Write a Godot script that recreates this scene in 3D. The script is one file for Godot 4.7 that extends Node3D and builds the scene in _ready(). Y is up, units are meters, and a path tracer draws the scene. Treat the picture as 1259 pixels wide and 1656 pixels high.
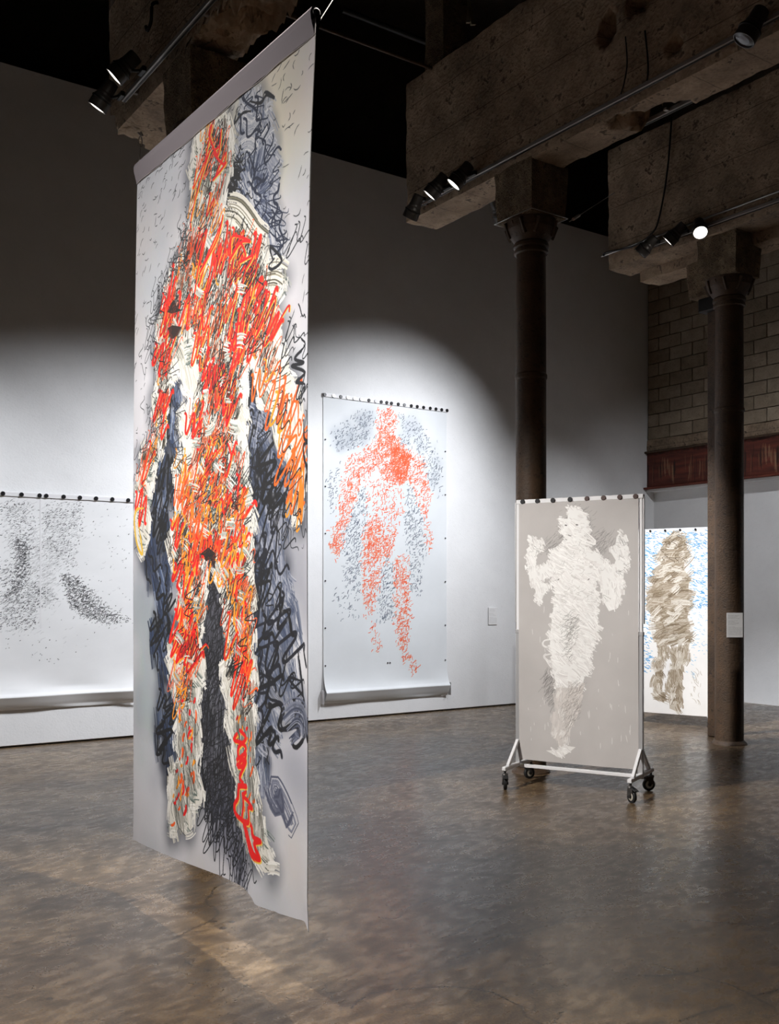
extends Node3D
# Gallery in an old industrial hall. World axes: x runs along the long white wall, -z runs towards it (v = -z), y is up.

var rng := RandomNumberGenerator.new()
var M := {}
var dots := {}
var names := {}
var noise_a := FastNoiseLite.new()
var noise_b := FastNoiseLite.new()

const SHAPES_BANNER := {
	"figure": [517,20,580,33,614,55,618,90,625,116,618,129,588,142,580,159,625,172,719,206,767,228,794,244,787,258,876,282,870,296,845,304,807,297,833,308,858,335,858,357,883,367,883,384,919,399,913,413,937,429,943,449,954,461,963,494,960,527,948,555,919,551,925,505,901,493,883,470,852,459,858,438,807,424,760,415,747,390,733,368,712,357,698,403,698,438,698,483,705,508,719,526,723,553,716,587,716,627,712,648,719,679,723,703,719,738,723,772,719,775,726,804,719,827,733,852,733,872,767,889,790,914,813,932,813,945,780,952,747,945,698,928,655,909,618,897,625,875,610,851,595,831,595,812,576,796,580,783,580,767,549,741,545,725,580,714,588,696,580,680,568,653,549,627,533,612,525,584,500,575,467,583,467,602,472,634,459,657,442,688,455,722,459,748,425,759,425,775,429,807,438,821,438,840,416,851,416,882,442,893,442,903,381,920,390,941,364,953,318,938,300,958,262,964,257,908,281,877,327,854,300,836,304,812,318,804,309,784,290,765,276,746,271,720,300,701,337,690,327,666,318,655,337,627,318,603,276,582,281,550,318,525,309,490,300,459,327,449,377,469,364,445,346,418,355,393,399,374,346,345,309,326,300,341,262,356,262,396,233,437,183,459,143,507,153,529,148,540,111,578,79,575,36,548,30,522,36,516,58,500,47,473,79,453,79,432,143,427,193,402,163,372,203,332,193,294,203,258,233,233,243,216,290,198,373,175,390,158,399,130,399,74,408,45,425,31,484,32,500,24],
	"dark_flank": [698,379,747,393,767,422,852,465,883,506,820,511,864,535,883,572,889,610,925,669,889,682,858,709,948,728,966,775,966,776,895,781,794,799,787,847,767,856,733,838,726,787,726,703,719,617,726,531,712,491,698,438],
	"dark_side": [290,348,337,356,346,432,364,459,290,465,309,510,271,514,271,655,318,694,281,735,300,795,300,832,271,874,252,908,223,878,173,840,193,770,143,698,173,656,101,592,143,551,163,510,153,483,233,441,271,387],
	"dark_gap": [467,583,525,582,580,656,595,696,549,723,549,763,580,783,580,795,603,852,610,876,580,904,517,914,451,906,416,882,434,823,434,788,451,749,459,691,467,634],
	"gap_tail": [451,906,610,883,669,922,698,928,677,979,640,984,580,974,500,950],
	"blue_cloud": [684,38,754,41,787,66,833,112,845,157,826,184,870,234,864,257,826,240,754,222,712,197,618,158,618,140,669,125,655,101,669,61],
	"dark_neck": [580,144,618,129,640,108,677,122,640,144,684,175,719,198,716,207,655,180,580,157],
	"head_red": [500,39,572,56,591,90,603,119,556,140,568,168,580,188,517,178,399,159,416,104,476,77],
	"chest": [399,159,564,185,740,222,826,310,833,305,767,341,691,364,640,409,467,357,442,297,243,273,223,231,290,208],
	"belly": [467,357,648,374,655,435,669,478,580,489,442,450,408,409],
	"hips": [408,448,655,477,712,525,705,551,610,586,517,579,451,577,318,581,281,570,327,524,327,491],
	"arm_red": [223,231,318,271,290,336,262,356,262,396,233,431,122,460,122,523,79,522,90,435,183,422,183,376,208,333,198,278],
	"arm_upper": [640,199,719,219,767,260,826,306,833,323,833,378,794,387,747,369,719,284,698,259],
	"arm_lower": [760,371,839,379,864,404,931,419,954,453,954,492,954,554,922,550,919,494,870,458,833,418,767,405],
	"thigh_a": [318,527,467,570,467,606,459,657,416,721,381,767,327,793,300,765,290,715,337,666,327,615,281,580],
	"thigh_b": [525,582,712,547,716,651,719,729,698,773,655,758,580,725,588,689,564,634],
	"shin_a": [318,764,416,769,416,824,408,883,373,921,281,950,271,919,300,872,318,811],
	"shin_b": [588,777,719,770,719,827,726,866,767,903,747,939,684,922,625,893,618,850,603,812],
	"red_path_a": [625,803,610,811,648,812,677,817,640,833,633,819,677,805,640,797],
	"red_path_b": [625,834,677,823,655,839,629,842,655,832,677,833,640,854,662,860],
	"red_path_c": [633,865,680,862,637,866,629,880,610,891,618,901,659,905,712,904,726,916,760,918,733,924,757,939,712,937,662,907],
	"red_path_d": [677,869,659,875,691,878,719,884,695,886,698,903,655,904,662,886,655,872],
	"red_path_e": [659,905,691,920,726,935,757,939,733,938,698,921,669,906],
	"red_path_f": [509,72,488,79,517,42,505,51,549,85,564,56,556,74,529,78,580,102,591,90,541,108,595,103,525,112],
	"red_path_g": [434,81,416,102,434,98,484,82,500,78,408,134,403,156],
	"red_path_h": [580,166,556,188,505,206,459,220,517,197,564,178,580,168],
	"red_path_i": [625,218,637,200,719,219,677,214,625,226,669,213,698,233,669,237,733,238,698,250],
	"yellow_path": [101,509,47,510,30,529,52,562,90,575,79,554,58,527],
	"orange_path": [901,493,925,502,945,505,931,550,945,508,943,555,960,510,948,487],
	"marker_a": [948,359,966,368,919,377,960,386,907,384,966,397,925,403,966,410,948,423,943,430],
	"marker_b": [960,447,963,466,983,472,960,474,963,488,980,502,969,514,971,536],
	"marker_c": [767,66,780,57,826,74,787,62,760,65,712,53],
	"marker_d": [826,257,813,240,864,262,826,267,807,261,833,256],
	"marker_e": [655,49,640,64,669,61,655,63,684,61,719,66],
	"marker_f": [943,726,883,725,954,744,943,752,966,764,963,775],
	"marker_g": [925,693,934,713,948,740,925,699],
	"marker_h": [948,686,971,709,951,690],
	"stroke_fan": [864,781,913,767,943,771,954,788],
	"stroke_tail": [794,846,807,859,833,870,820,851,858,864,895,885,870,879],
	"notch_a": [262,245,290,236,307,234,318,246,359,255,290,251],
	"notch_b": [267,268,300,268,350,276,332,285,290,286],
	"notch_c": [446,581,492,573,529,581,525,601,500,588,476,591,467,583],
	"notch_d": [629,522,648,525,655,532,637,530],
	"cream_shoulder": [588,167,655,182,733,221,787,241],
	"cream_epaulet": [780,277,833,281,870,292],
	"cream_elbow": [807,402,870,401,907,398],
}
const SHAPES_WHITE := {
	"face": [423,20,494,25,578,46,592,78,613,117,564,123,564,155,437,153,366,120,366,87,337,61,423,65],
	"beak": [522,103,648,156,592,149,508,128],
	"chest": [437,153,564,155,578,181,689,201,730,233,703,277,662,290,655,328,668,386,316,380,316,328,301,282,294,227,265,210,287,184,409,166],
	"belly": [316,380,668,379,662,443,668,501,648,539,613,578,294,583,272,550,280,485,301,406],
	"legs": [287,576,613,572,613,636,564,662,543,714,323,719,330,700,294,648],
	"taper": [326,713,543,708,522,779,466,845,423,912,409,945,352,940,337,908,287,890,301,811,330,798],
	"foot": [243,957,337,951,395,932,494,935,423,963,359,980],
	"arm_a": [163,249,294,227,301,282,177,302,280,321,221,354,185,387,133,374,163,341,96,301,67,208,148,203,155,242],
	"hand_a": [67,179,104,163,74,142,118,131,207,150,214,180,148,206,89,202],
	"arm_b": [730,227,799,252,819,227,771,189,812,183,933,228,933,253,886,253,880,328,839,404,765,417,717,379,703,328,662,284],
	"hand_b": [812,183,826,139,853,123,880,158,886,133,926,184,920,228,853,221],
	"hatch_a": [207,170,352,107,437,17,606,46,634,98,799,132,744,227,634,181,550,148,380,172,236,203],
	"hatch_b": [380,432,522,431,508,515,437,613,380,517],
	"hatch_c": [221,650,308,648,316,811,236,748],
	"hatch_d": [437,710,550,675,522,805,409,906,380,809],
	"loop_a": [308,524,221,531,207,551,250,561,294,550],
	"loop_b": [308,579,229,587,221,600,265,616,294,622],
}
const SHAPES_BROWN := {
	"head": [467,27,539,25,631,45,672,105,652,164,456,176,331,170,331,129,373,74],
	"torso": [278,235,436,180,580,186,713,264,662,323,682,423,662,514,713,559,703,613,289,619,278,517,204,360,247,286],
	"leg_a": [289,610,456,653,383,710,363,803,352,877,257,879,268,805,310,665],
	"leg_b": [456,644,693,613,662,705,611,733,611,833,597,961,539,983,456,970,446,837,488,699],
	"foot": [215,894,352,877,404,931,310,924],
	"sky_a": [119,-4,923,9,923,422,662,423,723,287,642,41,415,37,310,138,247,248,204,360,247,750,119,799],
	"sky_b": [703,377,923,377,923,646,703,813,682,604],
	"drips": [723,758,844,765,804,946,703,922],
}
const SHAPES_ORANGE := {
	"head": [431,26,543,20,569,76,551,128,431,133,413,84],
	"chest": [431,112,551,106,693,173,675,239,622,270,482,267,379,206],
	"heart": [551,149,675,159,684,209,630,262,551,257,517,201],
	"shoulder_a": [180,186,431,140,396,234,262,281,163,263],
	"arm_a": [163,263,279,287,196,394,115,535,50,487,115,382],
	"shoulder_b": [569,149,801,176,865,306,819,374,746,339,657,239],
	"arm_b": [783,338,874,402,892,483,846,506,801,396],
	"torso": [346,264,639,255,622,357,569,459,482,524,329,533,329,406],
	"hip": [312,420,448,403,551,488,448,575,379,703,329,731,295,597],
	"leg": [551,538,666,508,675,603,693,712,657,850,604,842,560,711],
	"foot": [604,842,675,850,764,888,719,928,639,886],
	"foot_faint": [346,731,413,760,448,846,379,824],
	"slate_a": [262,49,379,29,379,107,329,144,98,182,66,121],
	"slate_b": [586,32,746,46,892,128,967,199,929,305,837,248,746,141,604,140],
	"band_a": [312,279,337,377,287,491,279,653,163,618,147,451],
	"band_b": [675,253,728,310,801,396,819,484,783,558,764,661,693,632,675,501,639,429,657,312],
	"band_c": [499,517,551,560,551,733,413,739,431,603],
	"band_d": [34,267,147,215,98,327,50,398],
	"band_e": [66,604,262,660,262,744,115,729],
}
const SHAPES_BLACK := {
	"upper_a": [301,47,451,32,468,176,451,313,400,409,351,473,301,520,301,331,384,298,326,196],
	"core_a": [367,203,434,225,442,361,384,457,334,473,392,362],
	"upper_b": [519,45,702,29,711,144,676,227,667,342,623,327,519,231],
	"core_b": [605,360,702,392,765,491,857,550,983,602,838,600,711,573,640,507],
	"side_b": [667,375,783,458,894,559,783,591,667,523],
	"lower_a": [301,473,434,393,579,474,468,538,476,626,301,623],
	"pencil": [468,176,597,213,588,425,545,539,451,409],
	"scatter": [334,38,969,16,969,594,729,722,553,798,301,710],
	"left_mass": [-28,93,285,48,301,473,141,612,-51,593],
}


func _ready():
	rng.seed = 7
	# ---- camera, environment, exposure
	var cam := Camera3D.new()
	cam.name = "camera"
	cam.near = 0.05
	cam.far = 100.0
	cam.projection = Camera3D.PROJECTION_FRUSTUM
	cam.keep_aspect = Camera3D.KEEP_HEIGHT
	cam.size = 2.0 * 0.05 * 828.0 / 1630.0
	cam.frustum_offset = Vector2(0.0, 0.05 * 129.0 / 1630.0)
	cam.position = Vector3(0, 1.5, 0)
	cam.rotation.y = -atan2(0.5699, 0.8217)
	add_child(cam)
	cam.current = true
	var we := WorldEnvironment.new()
	we.name = "environment"
	var env := Environment.new()
	env.background_mode = Environment.BG_COLOR
	env.background_color = Color(0, 0, 0)
	env.tonemap_mode = Environment.TONE_MAPPER_LINEAR
	env.tonemap_exposure = 1.0
	env.sdfgi_enabled = true
	env.ssao_enabled = true
	env.ssil_enabled = true
	we.environment = env
	add_child(we)
	# ---- setting, then the lamps, then the things
	noise_a.seed = 3
	noise_a.frequency = 1.0
	noise_a.fractal_octaves = 4
	noise_b.seed = 11
	noise_b.frequency = 1.0
	noise_b.fractal_octaves = 2
	make_materials()
	build_room()
	build_beams()
	build_columns()
	build_lamps()
	build_banner()
	build_wall_drawings()
	build_racks()
	build_small_things()


# ------------------------------------------------------------------ helpers
func P(u: float, y: float, v: float) -> Vector3:
	return Vector3(u, y, -v)


func numbered(n: String) -> String:
	if not names.has(n):
		names[n] = 0
		return n
	names[n] += 1
	return "%s_%03d" % [n, names[n]]


func tag(o: Node, label := "", category := "", group := "", kind := "") -> Node:
	if label: o.set_meta("label", label)
	if category: o.set_meta("category", category)
	if group: o.set_meta("group", group)
	if kind: o.set_meta("kind", kind)
	return o


func thing(called: String, label: String, category: String, at := Vector3.ZERO, turn := 0.0, group := "", kind := "") -> Node3D:
	var o := Node3D.new()
	o.name = numbered(called)
	add_child(o)
	o.position = at
	o.rotation.y = turn
	tag(o, label, category, group, kind)
	return o


func put(called: String, mesh: Mesh, m: Material, parent: Node = null, label := "") -> MeshInstance3D:
	var o := MeshInstance3D.new()
	o.mesh = mesh
	o.material_override = m
	if parent == null or parent == self:
		o.name = numbered(called)
		add_child(o)
	else:
		o.name = called
		parent.add_child(o, true)
	if label: o.set_meta("label", label)
	return o


class Shape:
	var v := PackedVector3Array()
	var n := PackedVector3Array()
	var t := PackedVector2Array()

	func tri(a: Vector3, b: Vector3, c: Vector3, na: Vector3, nb: Vector3, nc: Vector3, ta := Vector2.ZERO, tb := Vector2.ZERO, tc := Vector2.ZERO) -> void:
		if (b - a).cross(c - a).dot(na + nb + nc) > 0.0:
			v.append(a); v.append(c); v.append(b)
			n.append(na); n.append(nc); n.append(nb)
			t.append(ta); t.append(tc); t.append(tb)
		else:
			v.append(a); v.append(b); v.append(c)
			n.append(na); n.append(nb); n.append(nc)
			t.append(ta); t.append(tb); t.append(tc)

	func quad(a: Vector3, b: Vector3, c: Vector3, d: Vector3, nn: Vector3) -> void:
		tri(a, b, c, nn, nn, nn, Vector2(0, 0), Vector2(1, 0), Vector2(1, 1))
		tri(a, c, d, nn, nn, nn, Vector2(0, 0), Vector2(1, 1), Vector2(0, 1))

	func box(center: Vector3, size: Vector3, bev := 0.0, b := Basis.IDENTITY) -> void:
		var h := size / 2.0
		bev = minf(bev, minf(h.x, minf(h.y, h.z)) * 0.95)
		if bev <= 0.0001: bev = 0.0
		for axis in 3:
			for sg in [-1.0, 1.0]:
				var nn := Vector3.ZERO
				nn[axis] = sg
				var i := (axis + 1) % 3
				var j := (axis + 2) % 3
				var q := []
				for s in [[-1, -1], [1, -1], [1, 1], [-1, 1]]:
					var p := Vector3.ZERO
					p[axis] = sg * h[axis]
					p[i] = s[0] * (h[i] - bev)
					p[j] = s[1] * (h[j] - bev)
					q.append(center + b * p)
				quad(q[0], q[1], q[2], q[3], (b * nn).normalized())
		if bev == 0.0: return
		for axis in 3:
			var i := (axis + 1) % 3
			var j := (axis + 2) % 3
			for si in [-1.0, 1.0]:
				for sj in [-1.0, 1.0]:
					var q := []
					for k in [[-1.0, 0], [1.0, 0], [1.0, 1], [-1.0, 1]]:
						var p := Vector3.ZERO
						p[axis] = k[0] * (h[axis] - bev)
						p[i] = si * (h[i] - (bev if k[1] == 1 else 0.0))
						p[j] = sj * (h[j] - (0.0 if k[1] == 1 else bev))
						q.append(center + b * p)
					var nn := Vector3.ZERO
					nn[i] = si
					nn[j] = sj
					quad(q[0], q[1], q[2], q[3], (b * nn).normalized())
		for sx in [-1.0, 1.0]:
			for sy in [-1.0, 1.0]:
				for sz in [-1.0, 1.0]:
					var s := Vector3(sx, sy, sz)
					var nn := (b * s).normalized()
					var c := h * s
					tri(center + b * (c - Vector3(0, sy, sz) * bev), center + b * (c - Vector3(sx, 0, sz) * bev), center + b * (c - Vector3(sx, sy, 0) * bev), nn, nn, nn)

	# profile of (radius, y) turned round the y axis of xf
	func lathe(profile: Array, segs: int, xf := Transform3D.IDENTITY, squash := 1.0) -> void:
		for k in profile.size() - 1:
			var p: Vector2 = profile[k]
			var q: Vector2 = profile[k + 1]
			var d := q - p
			var pn := Vector2(d.y, -d.x).normalized()
			if pn == Vector2.ZERO: continue
			for s in segs:
				var a0 := TAU * s / segs
				var a1 := TAU * (s + 1) / segs
				var c0 := Vector3(cos(a0), 0, sin(a0) * squash)
				var c1 := Vector3(cos(a1), 0, sin(a1) * squash)
				var n0 := (xf.basis * (c0 * pn.x + Vector3.UP * pn.y)).normalized()
				var n1 := (xf.basis * (c1 * pn.x + Vector3.UP * pn.y)).normalized()
				var A := xf * (c0 * p.x + Vector3.UP * p.y)
				var B := xf * (c1 * p.x + Vector3.UP * p.y)
				var C := xf * (c1 * q.x + Vector3.UP * q.y)
				var D := xf * (c0 * q.x + Vector3.UP * q.y)
				if p.x > 0.00001: tri(A, B, C, n0, n1, n1)
				if q.x > 0.00001: tri(A, C, D, n0, n1, n0)

	func tube(path: Array, r: float, sides := 8) -> void:
		var rings := []
		var ref := Vector3.UP
		for i in path.size():
			var d: Vector3 = (path[mini(i + 1, path.size() - 1)] - path[maxi(i - 1, 0)]).normalized()
			if absf(d.dot(ref)) > 0.95: ref = Vector3.RIGHT if absf(d.x) < 0.8 else Vector3.BACK
			var x := d.cross(ref).normalized()
			var y := x.cross(d).normalized()
			var ring := []
			for s in sides:
				var a := TAU * s / sides
				ring.append(x * cos(a) + y * sin(a))
			rings.append(ring)
		for i in path.size() - 1:
			for s in sides:
				var e := (s + 1) % sides
				var a: Vector3 = rings[i][s]
				var b: Vector3 = rings[i][e]
				var c: Vector3 = rings[i + 1][e]
				var d: Vector3 = rings[i + 1][s]
				tri(path[i] + a * r, path[i] + b * r, path[i + 1] + c * r, a, b, c)
				tri(path[i] + a * r, path[i + 1] + c * r, path[i + 1] + d * r, a, c, d)
		for k in [0, path.size() - 1]:
			var nn: Vector3 = (path[0] - path[1]).normalized() if k == 0 else (path[k] - path[k - 1]).normalized()
			for s in range(1, sides - 1):
				tri(path[k] + rings[k][0] * r, path[k] + rings[k][s] * r, path[k] + rings[k][s + 1] * r, nn, nn, nn)

	# a grid of points p[j][i] with smooth normals; uv runs 0..1
	func grid(p: Array, out: Vector3, flip := 1.0) -> void:
		var ny := p.size()
		var nx: int = p[0].size()
		var nn := []
		for j in ny:
			var row := []
			for i in nx:
				var dx: Vector3 = p[j][mini(i + 1, nx - 1)] - p[j][maxi(i - 1, 0)]
				var dy: Vector3 = p[mini(j + 1, ny - 1)][i] - p[maxi(j - 1, 0)][i]
				var q := dx.cross(dy).normalized()
				if q == Vector3.ZERO: q = out
				row.append(q if q.dot(out) >= 0.0 else -q)
			nn.append(row)
		for j in ny - 1:
			for i in nx - 1:
				var u0 := float(i) / (nx - 1)
				var u1 := float(i + 1) / (nx - 1)
				var v0 := float(j) / (ny - 1)
				var v1 := float(j + 1) / (ny - 1)
				tri(p[j][i], p[j][i + 1], p[j + 1][i + 1], nn[j][i], nn[j][i + 1], nn[j + 1][i + 1], Vector2(u0, v0), Vector2(u1, v0), Vector2(u1, v1))
				tri(p[j][i], p[j + 1][i + 1], p[j + 1][i], nn[j][i], nn[j + 1][i + 1], nn[j + 1][i], Vector2(u0, v0), Vector2(u1, v1), Vector2(u0, v1))

	func mesh() -> ArrayMesh:
		var a := []
		a.resize(Mesh.ARRAY_MAX)
		a[Mesh.ARRAY_VERTEX] = v
		a[Mesh.ARRAY_NORMAL] = n
		a[Mesh.ARRAY_TEX_UV] = t
		a[Mesh.ARRAY_TEX_UV2] = t
		var m := ArrayMesh.new()
		m.add_surface_from_arrays(Mesh.PRIMITIVE_TRIANGLES, a)
		return m


func box_mesh(size: Vector3, bev := 0.0, center := Vector3.ZERO) -> ArrayMesh:
	var s := Shape.new()
	s.box(center, size, bev)
	return s.mesh()


func along(a: Vector3, b: Vector3) -> Transform3D:   # y axis from a to b
	var y := (b - a).normalized()
	var x := y.cross(Vector3.UP if absf(y.y) < 0.9 else Vector3.RIGHT).normalized()
	return Transform3D(Basis(x, y, x.cross(y)), a)


func noise3(p: Vector3, f: float) -> float:
	return noise_a.get_noise_3d(p.x * f, p.y * f, p.z * f)


# cast or broken block: a box of grids, its edges worn by noise, hollows pushed in. lo and hi in the parent's axes.
func rough_block(lo: Vector3, hi: Vector3, step: float, amp: float, wear: float, hollows := [], faces := [0, 1, 2, 3, 4, 5], taper := 0.0) -> ArrayMesh:
	var s := Shape.new()
	for f in faces:
		var axis: int = f / 2
		var sg: float = -1.0 if f % 2 == 0 else 1.0
		var i := (axis + 1) % 3
		var j := (axis + 2) % 3
		var ni := clampi(int(ceil((hi[i] - lo[i]) / step)), 2, 260)
		var nj := clampi(int(ceil((hi[j] - lo[j]) / step)), 2, 260)
		var out := Vector3.ZERO
		out[axis] = sg
		var p := []
		for b in nj + 1:
			var row := []
			for a in ni + 1:
				var q := Vector3.ZERO
				q[axis] = hi[axis] if sg > 0.0 else lo[axis]
				q[i] = lerpf(lo[i], hi[i], float(a) / ni)
				q[j] = lerpf(lo[j], hi[j], float(b) / nj)
				var w := wear * (0.35 + maxf(0.0, noise3(q, 2.3) * 1.6 + noise3(q, 7.0) * 0.8))
				var inner := q.clamp(lo + Vector3.ONE * w, hi - Vector3.ONE * w)
				var off := q - inner
				var r := inner + off.normalized() * w if off.length() > 0.00001 else q
				if absf(off.x) < 0.00001 and absf(off.y) < 0.00001 and absf(off.z) < 0.00001: r = q
				r += (off.normalized() if off.length() > 0.00001 else out) * (noise3(q, 3.1) * amp + noise3(q + Vector3(9, 3, 1), 14.0) * amp * 0.35)
				for h in hollows:
					var dist: float = ((q - h[0]) / h[1]).length()
					dist += noise3(q * 1.0 + Vector3(4, 4, 4), 14.0) * 0.55
					if dist < 1.0: r += h[2] * smoothstep(0.0, 0.3, 1.0 - dist) * (0.85 + 0.6 * noise3(q, 26.0))
				if taper != 0.0:
					var c := (lo + hi) / 2.0
					var k := 1.0 - taper * (hi.y - r.y) / (hi.y - lo.y)
					r.x = c.x + (r.x - c.x) * k
					r.z = c.z + (r.z - c.z) * k
				row.append(r)
			p.append(row)
		s.grid(p, out)
	return s.mesh()


# ------------------------------------------------------------------ textures and materials
func noise_bytes(sd: int, w: int, h: int, freq: float, oct := 4, type := FastNoiseLite.TYPE_SIMPLEX_SMOOTH, stretch := 1) -> PackedByteArray:
	var n := FastNoiseLite.new()
	n.seed = sd
	n.noise_type = type
	n.frequency = freq
	n.fractal_octaves = oct
	if type == FastNoiseLite.TYPE_CELLULAR:
		n.cellular_return_type = FastNoiseLite.RETURN_DISTANCE2_SUB
		n.fractal_type = FastNoiseLite.FRACTAL_NONE
		n.domain_warp_enabled = true
		n.domain_warp_amplitude = 40.0
		n.domain_warp_frequency = 0.012
	var im := n.get_seamless_image(w / stretch, h, false, false, 0.15)
	im.convert(Image.FORMAT_L8)
	if stretch > 1: im.resize(w, h, Image.INTERPOLATE_CUBIC)
	return im.get_data()


func tex(data: PackedByteArray, w: int, h: int, f: int) -> ImageTexture:
	return ImageTexture.create_from_image(Image.create_from_data(w, h, false, f, data))


func surface(c: Color, rough := 0.6, metal := 0.0) -> StandardMaterial3D:
	var m := StandardMaterial3D.new()
	m.albedo_color = c
	m.roughness = rough
	m.metallic = metal
	return m


func c8(r: int, g: int, b: int) -> Color:
	return Color(r / 255.0, g / 255.0, b / 255.0)


# mottled material: albedo between two colours, relief from fine noise
func mottled(sd: int, dark: Color, light: Color, spot: Color, rough: float, relief: float, scale: float, boards := false, size := 512, streak := 1) -> StandardMaterial3D:
	var a := noise_bytes(sd, size, size, 2.2 / size, 5, FastNoiseLite.TYPE_SIMPLEX_SMOOTH, streak)
	var b := noise_bytes(sd + 1, size, size, 9.0 / size, 4)
	var c := noise_bytes(sd + 2, size, size, 40.0 / size, 3)
	var col := PackedByteArray()
	col.resize(size * size * 3)
	var hei := PackedByteArray()
	hei.resize(size * size)
	for i in size * size:
		var x: float = a[i] / 255.0
		var y: float = b[i] / 255.0
		var z: float = c[i] / 255.0
		var k := clampf(x * 0.75 + y * 0.5 + (z - 0.5) * 0.35 - 0.12, 0.0, 1.0)
		var q := dark.lerp(light, k)
		var sp := clampf((y * 0.6 + z * 0.4 - 0.62) * 7.0, 0.0, 1.0)
		q = q.lerp(spot, sp * 0.7)
		var hh := 0.35 * y + 0.65 * z - sp * 0.5
		if boards:
			var row := fposmod(float(i / size) / size * 4.0, 1.0)
			if row < 0.016:
				hh -= 0.3
				q = q.lerp(spot, 0.25)
		col[i * 3] = int(q.r * 255.0)
		col[i * 3 + 1] = int(q.g * 255.0)
		col[i * 3 + 2] = int(q.b * 255.0)
		hei[i] = clampi(int(hh * 255.0), 0, 255)
	var m := StandardMaterial3D.new()
	m.albedo_texture = tex(col, size, size, Image.FORMAT_RGB8)
	m.roughness = rough
	if relief > 0.0:
		m.heightmap_enabled = true
		m.heightmap_scale = relief
		m.heightmap_texture = tex(hei, size, size, Image.FORMAT_L8)
	m.uv1_triplanar = true
	m.uv1_world_triplanar = true
	m.uv1_scale = Vector3.ONE * scale
	return m


func make_materials() -> void:
	M.concrete = mottled(20, c8(104, 89, 73), c8(200, 176, 149), c8(52, 43, 35), 0.9, 1.2, 0.62, true, 1024)
	M.concrete_rough = mottled(31, c8(72, 60, 47), c8(158, 137, 108), c8(38, 30, 23), 0.95, 3.0, 1.4)
	M.rust = mottled(41, c8(56, 43, 31), c8(96, 72, 50), c8(32, 23, 17), 0.6, 0.5, 1.1)
	M.rust_red = mottled(47, c8(84, 34, 24), c8(126, 62, 44), c8(52, 30, 24), 0.75, 0.8, 0.9)
	M.block = []
	for k in 4:
		var d := [0, 7, -8, 13][k] as int
		M.block.append(mottled(53 + k * 5, c8(128 + d, 115 + d, 98 + d), c8(170 + d, 155 + d, 134 + d), c8(108 + d, 96 + d, 80 + d), 0.92, 1.0, 1.7, false, 256))
	M.mortar = mottled(61, c8(66, 58, 49), c8(96, 86, 74), c8(48, 42, 36), 0.95, 1.5, 1.5, false, 256)
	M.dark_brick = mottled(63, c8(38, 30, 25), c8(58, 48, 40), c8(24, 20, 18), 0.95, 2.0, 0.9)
	M.plaster = mottled(67, c8(232, 233, 234), c8(240, 241, 242), c8(230, 231, 232), 0.72, 0.1, 0.9)
	M.old_wall = mottled(69, c8(96, 95, 92), c8(118, 116, 113), c8(90, 88, 86), 0.9, 0.5, 0.9, false, 256)
	M.black_metal = surface(c8(66, 63, 61), 0.42, 0.25)
	M.dark_metal = surface(c8(26, 25, 25), 0.5, 0.2)
	M.track = surface(c8(150, 145, 140), 0.4, 0.5)
	M.alu = surface(c8(188, 188, 190), 0.36, 0.45)
	M.white_paint = surface(c8(226, 226, 228), 0.45)
	M.rubber = surface(c8(20, 20, 21), 0.6)
	M.cream_plastic = surface(c8(176, 170, 158), 0.5)
	M.iron_cable = surface(c8(62, 54, 46), 0.5, 0.5)
	M.steel_wire = surface(c8(160, 158, 155), 0.35, 0.8)
	M.black_cable = surface(c8(14, 14, 14), 0.5)
	M.magnet_black = surface(c8(26, 26, 28), 0.35, 0.4)
	M.magnet_silver = surface(c8(150, 150, 152), 0.3, 0.7)
	M.magnet_brown = surface(c8(64, 46, 42), 0.4, 0.3)
	M.pin = surface(c8(70, 70, 74), 0.4, 0.4)
	M.timber = mottled(71, c8(150, 140, 118), c8(182, 172, 150), c8(110, 100, 84), 0.8, 0.5, 1.5, false, 256)
	var lens := surface(c8(255, 250, 242), 0.4)
	lens.emission_enabled = true
	lens.emission = c8(255, 248, 238)
	lens.emission_energy_multiplier = 5.0
	M.lens = lens
	var off := surface(c8(70, 70, 72), 0.2, 0.3)
	M.lens_off = off
	M.floor = floor_material()


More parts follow.
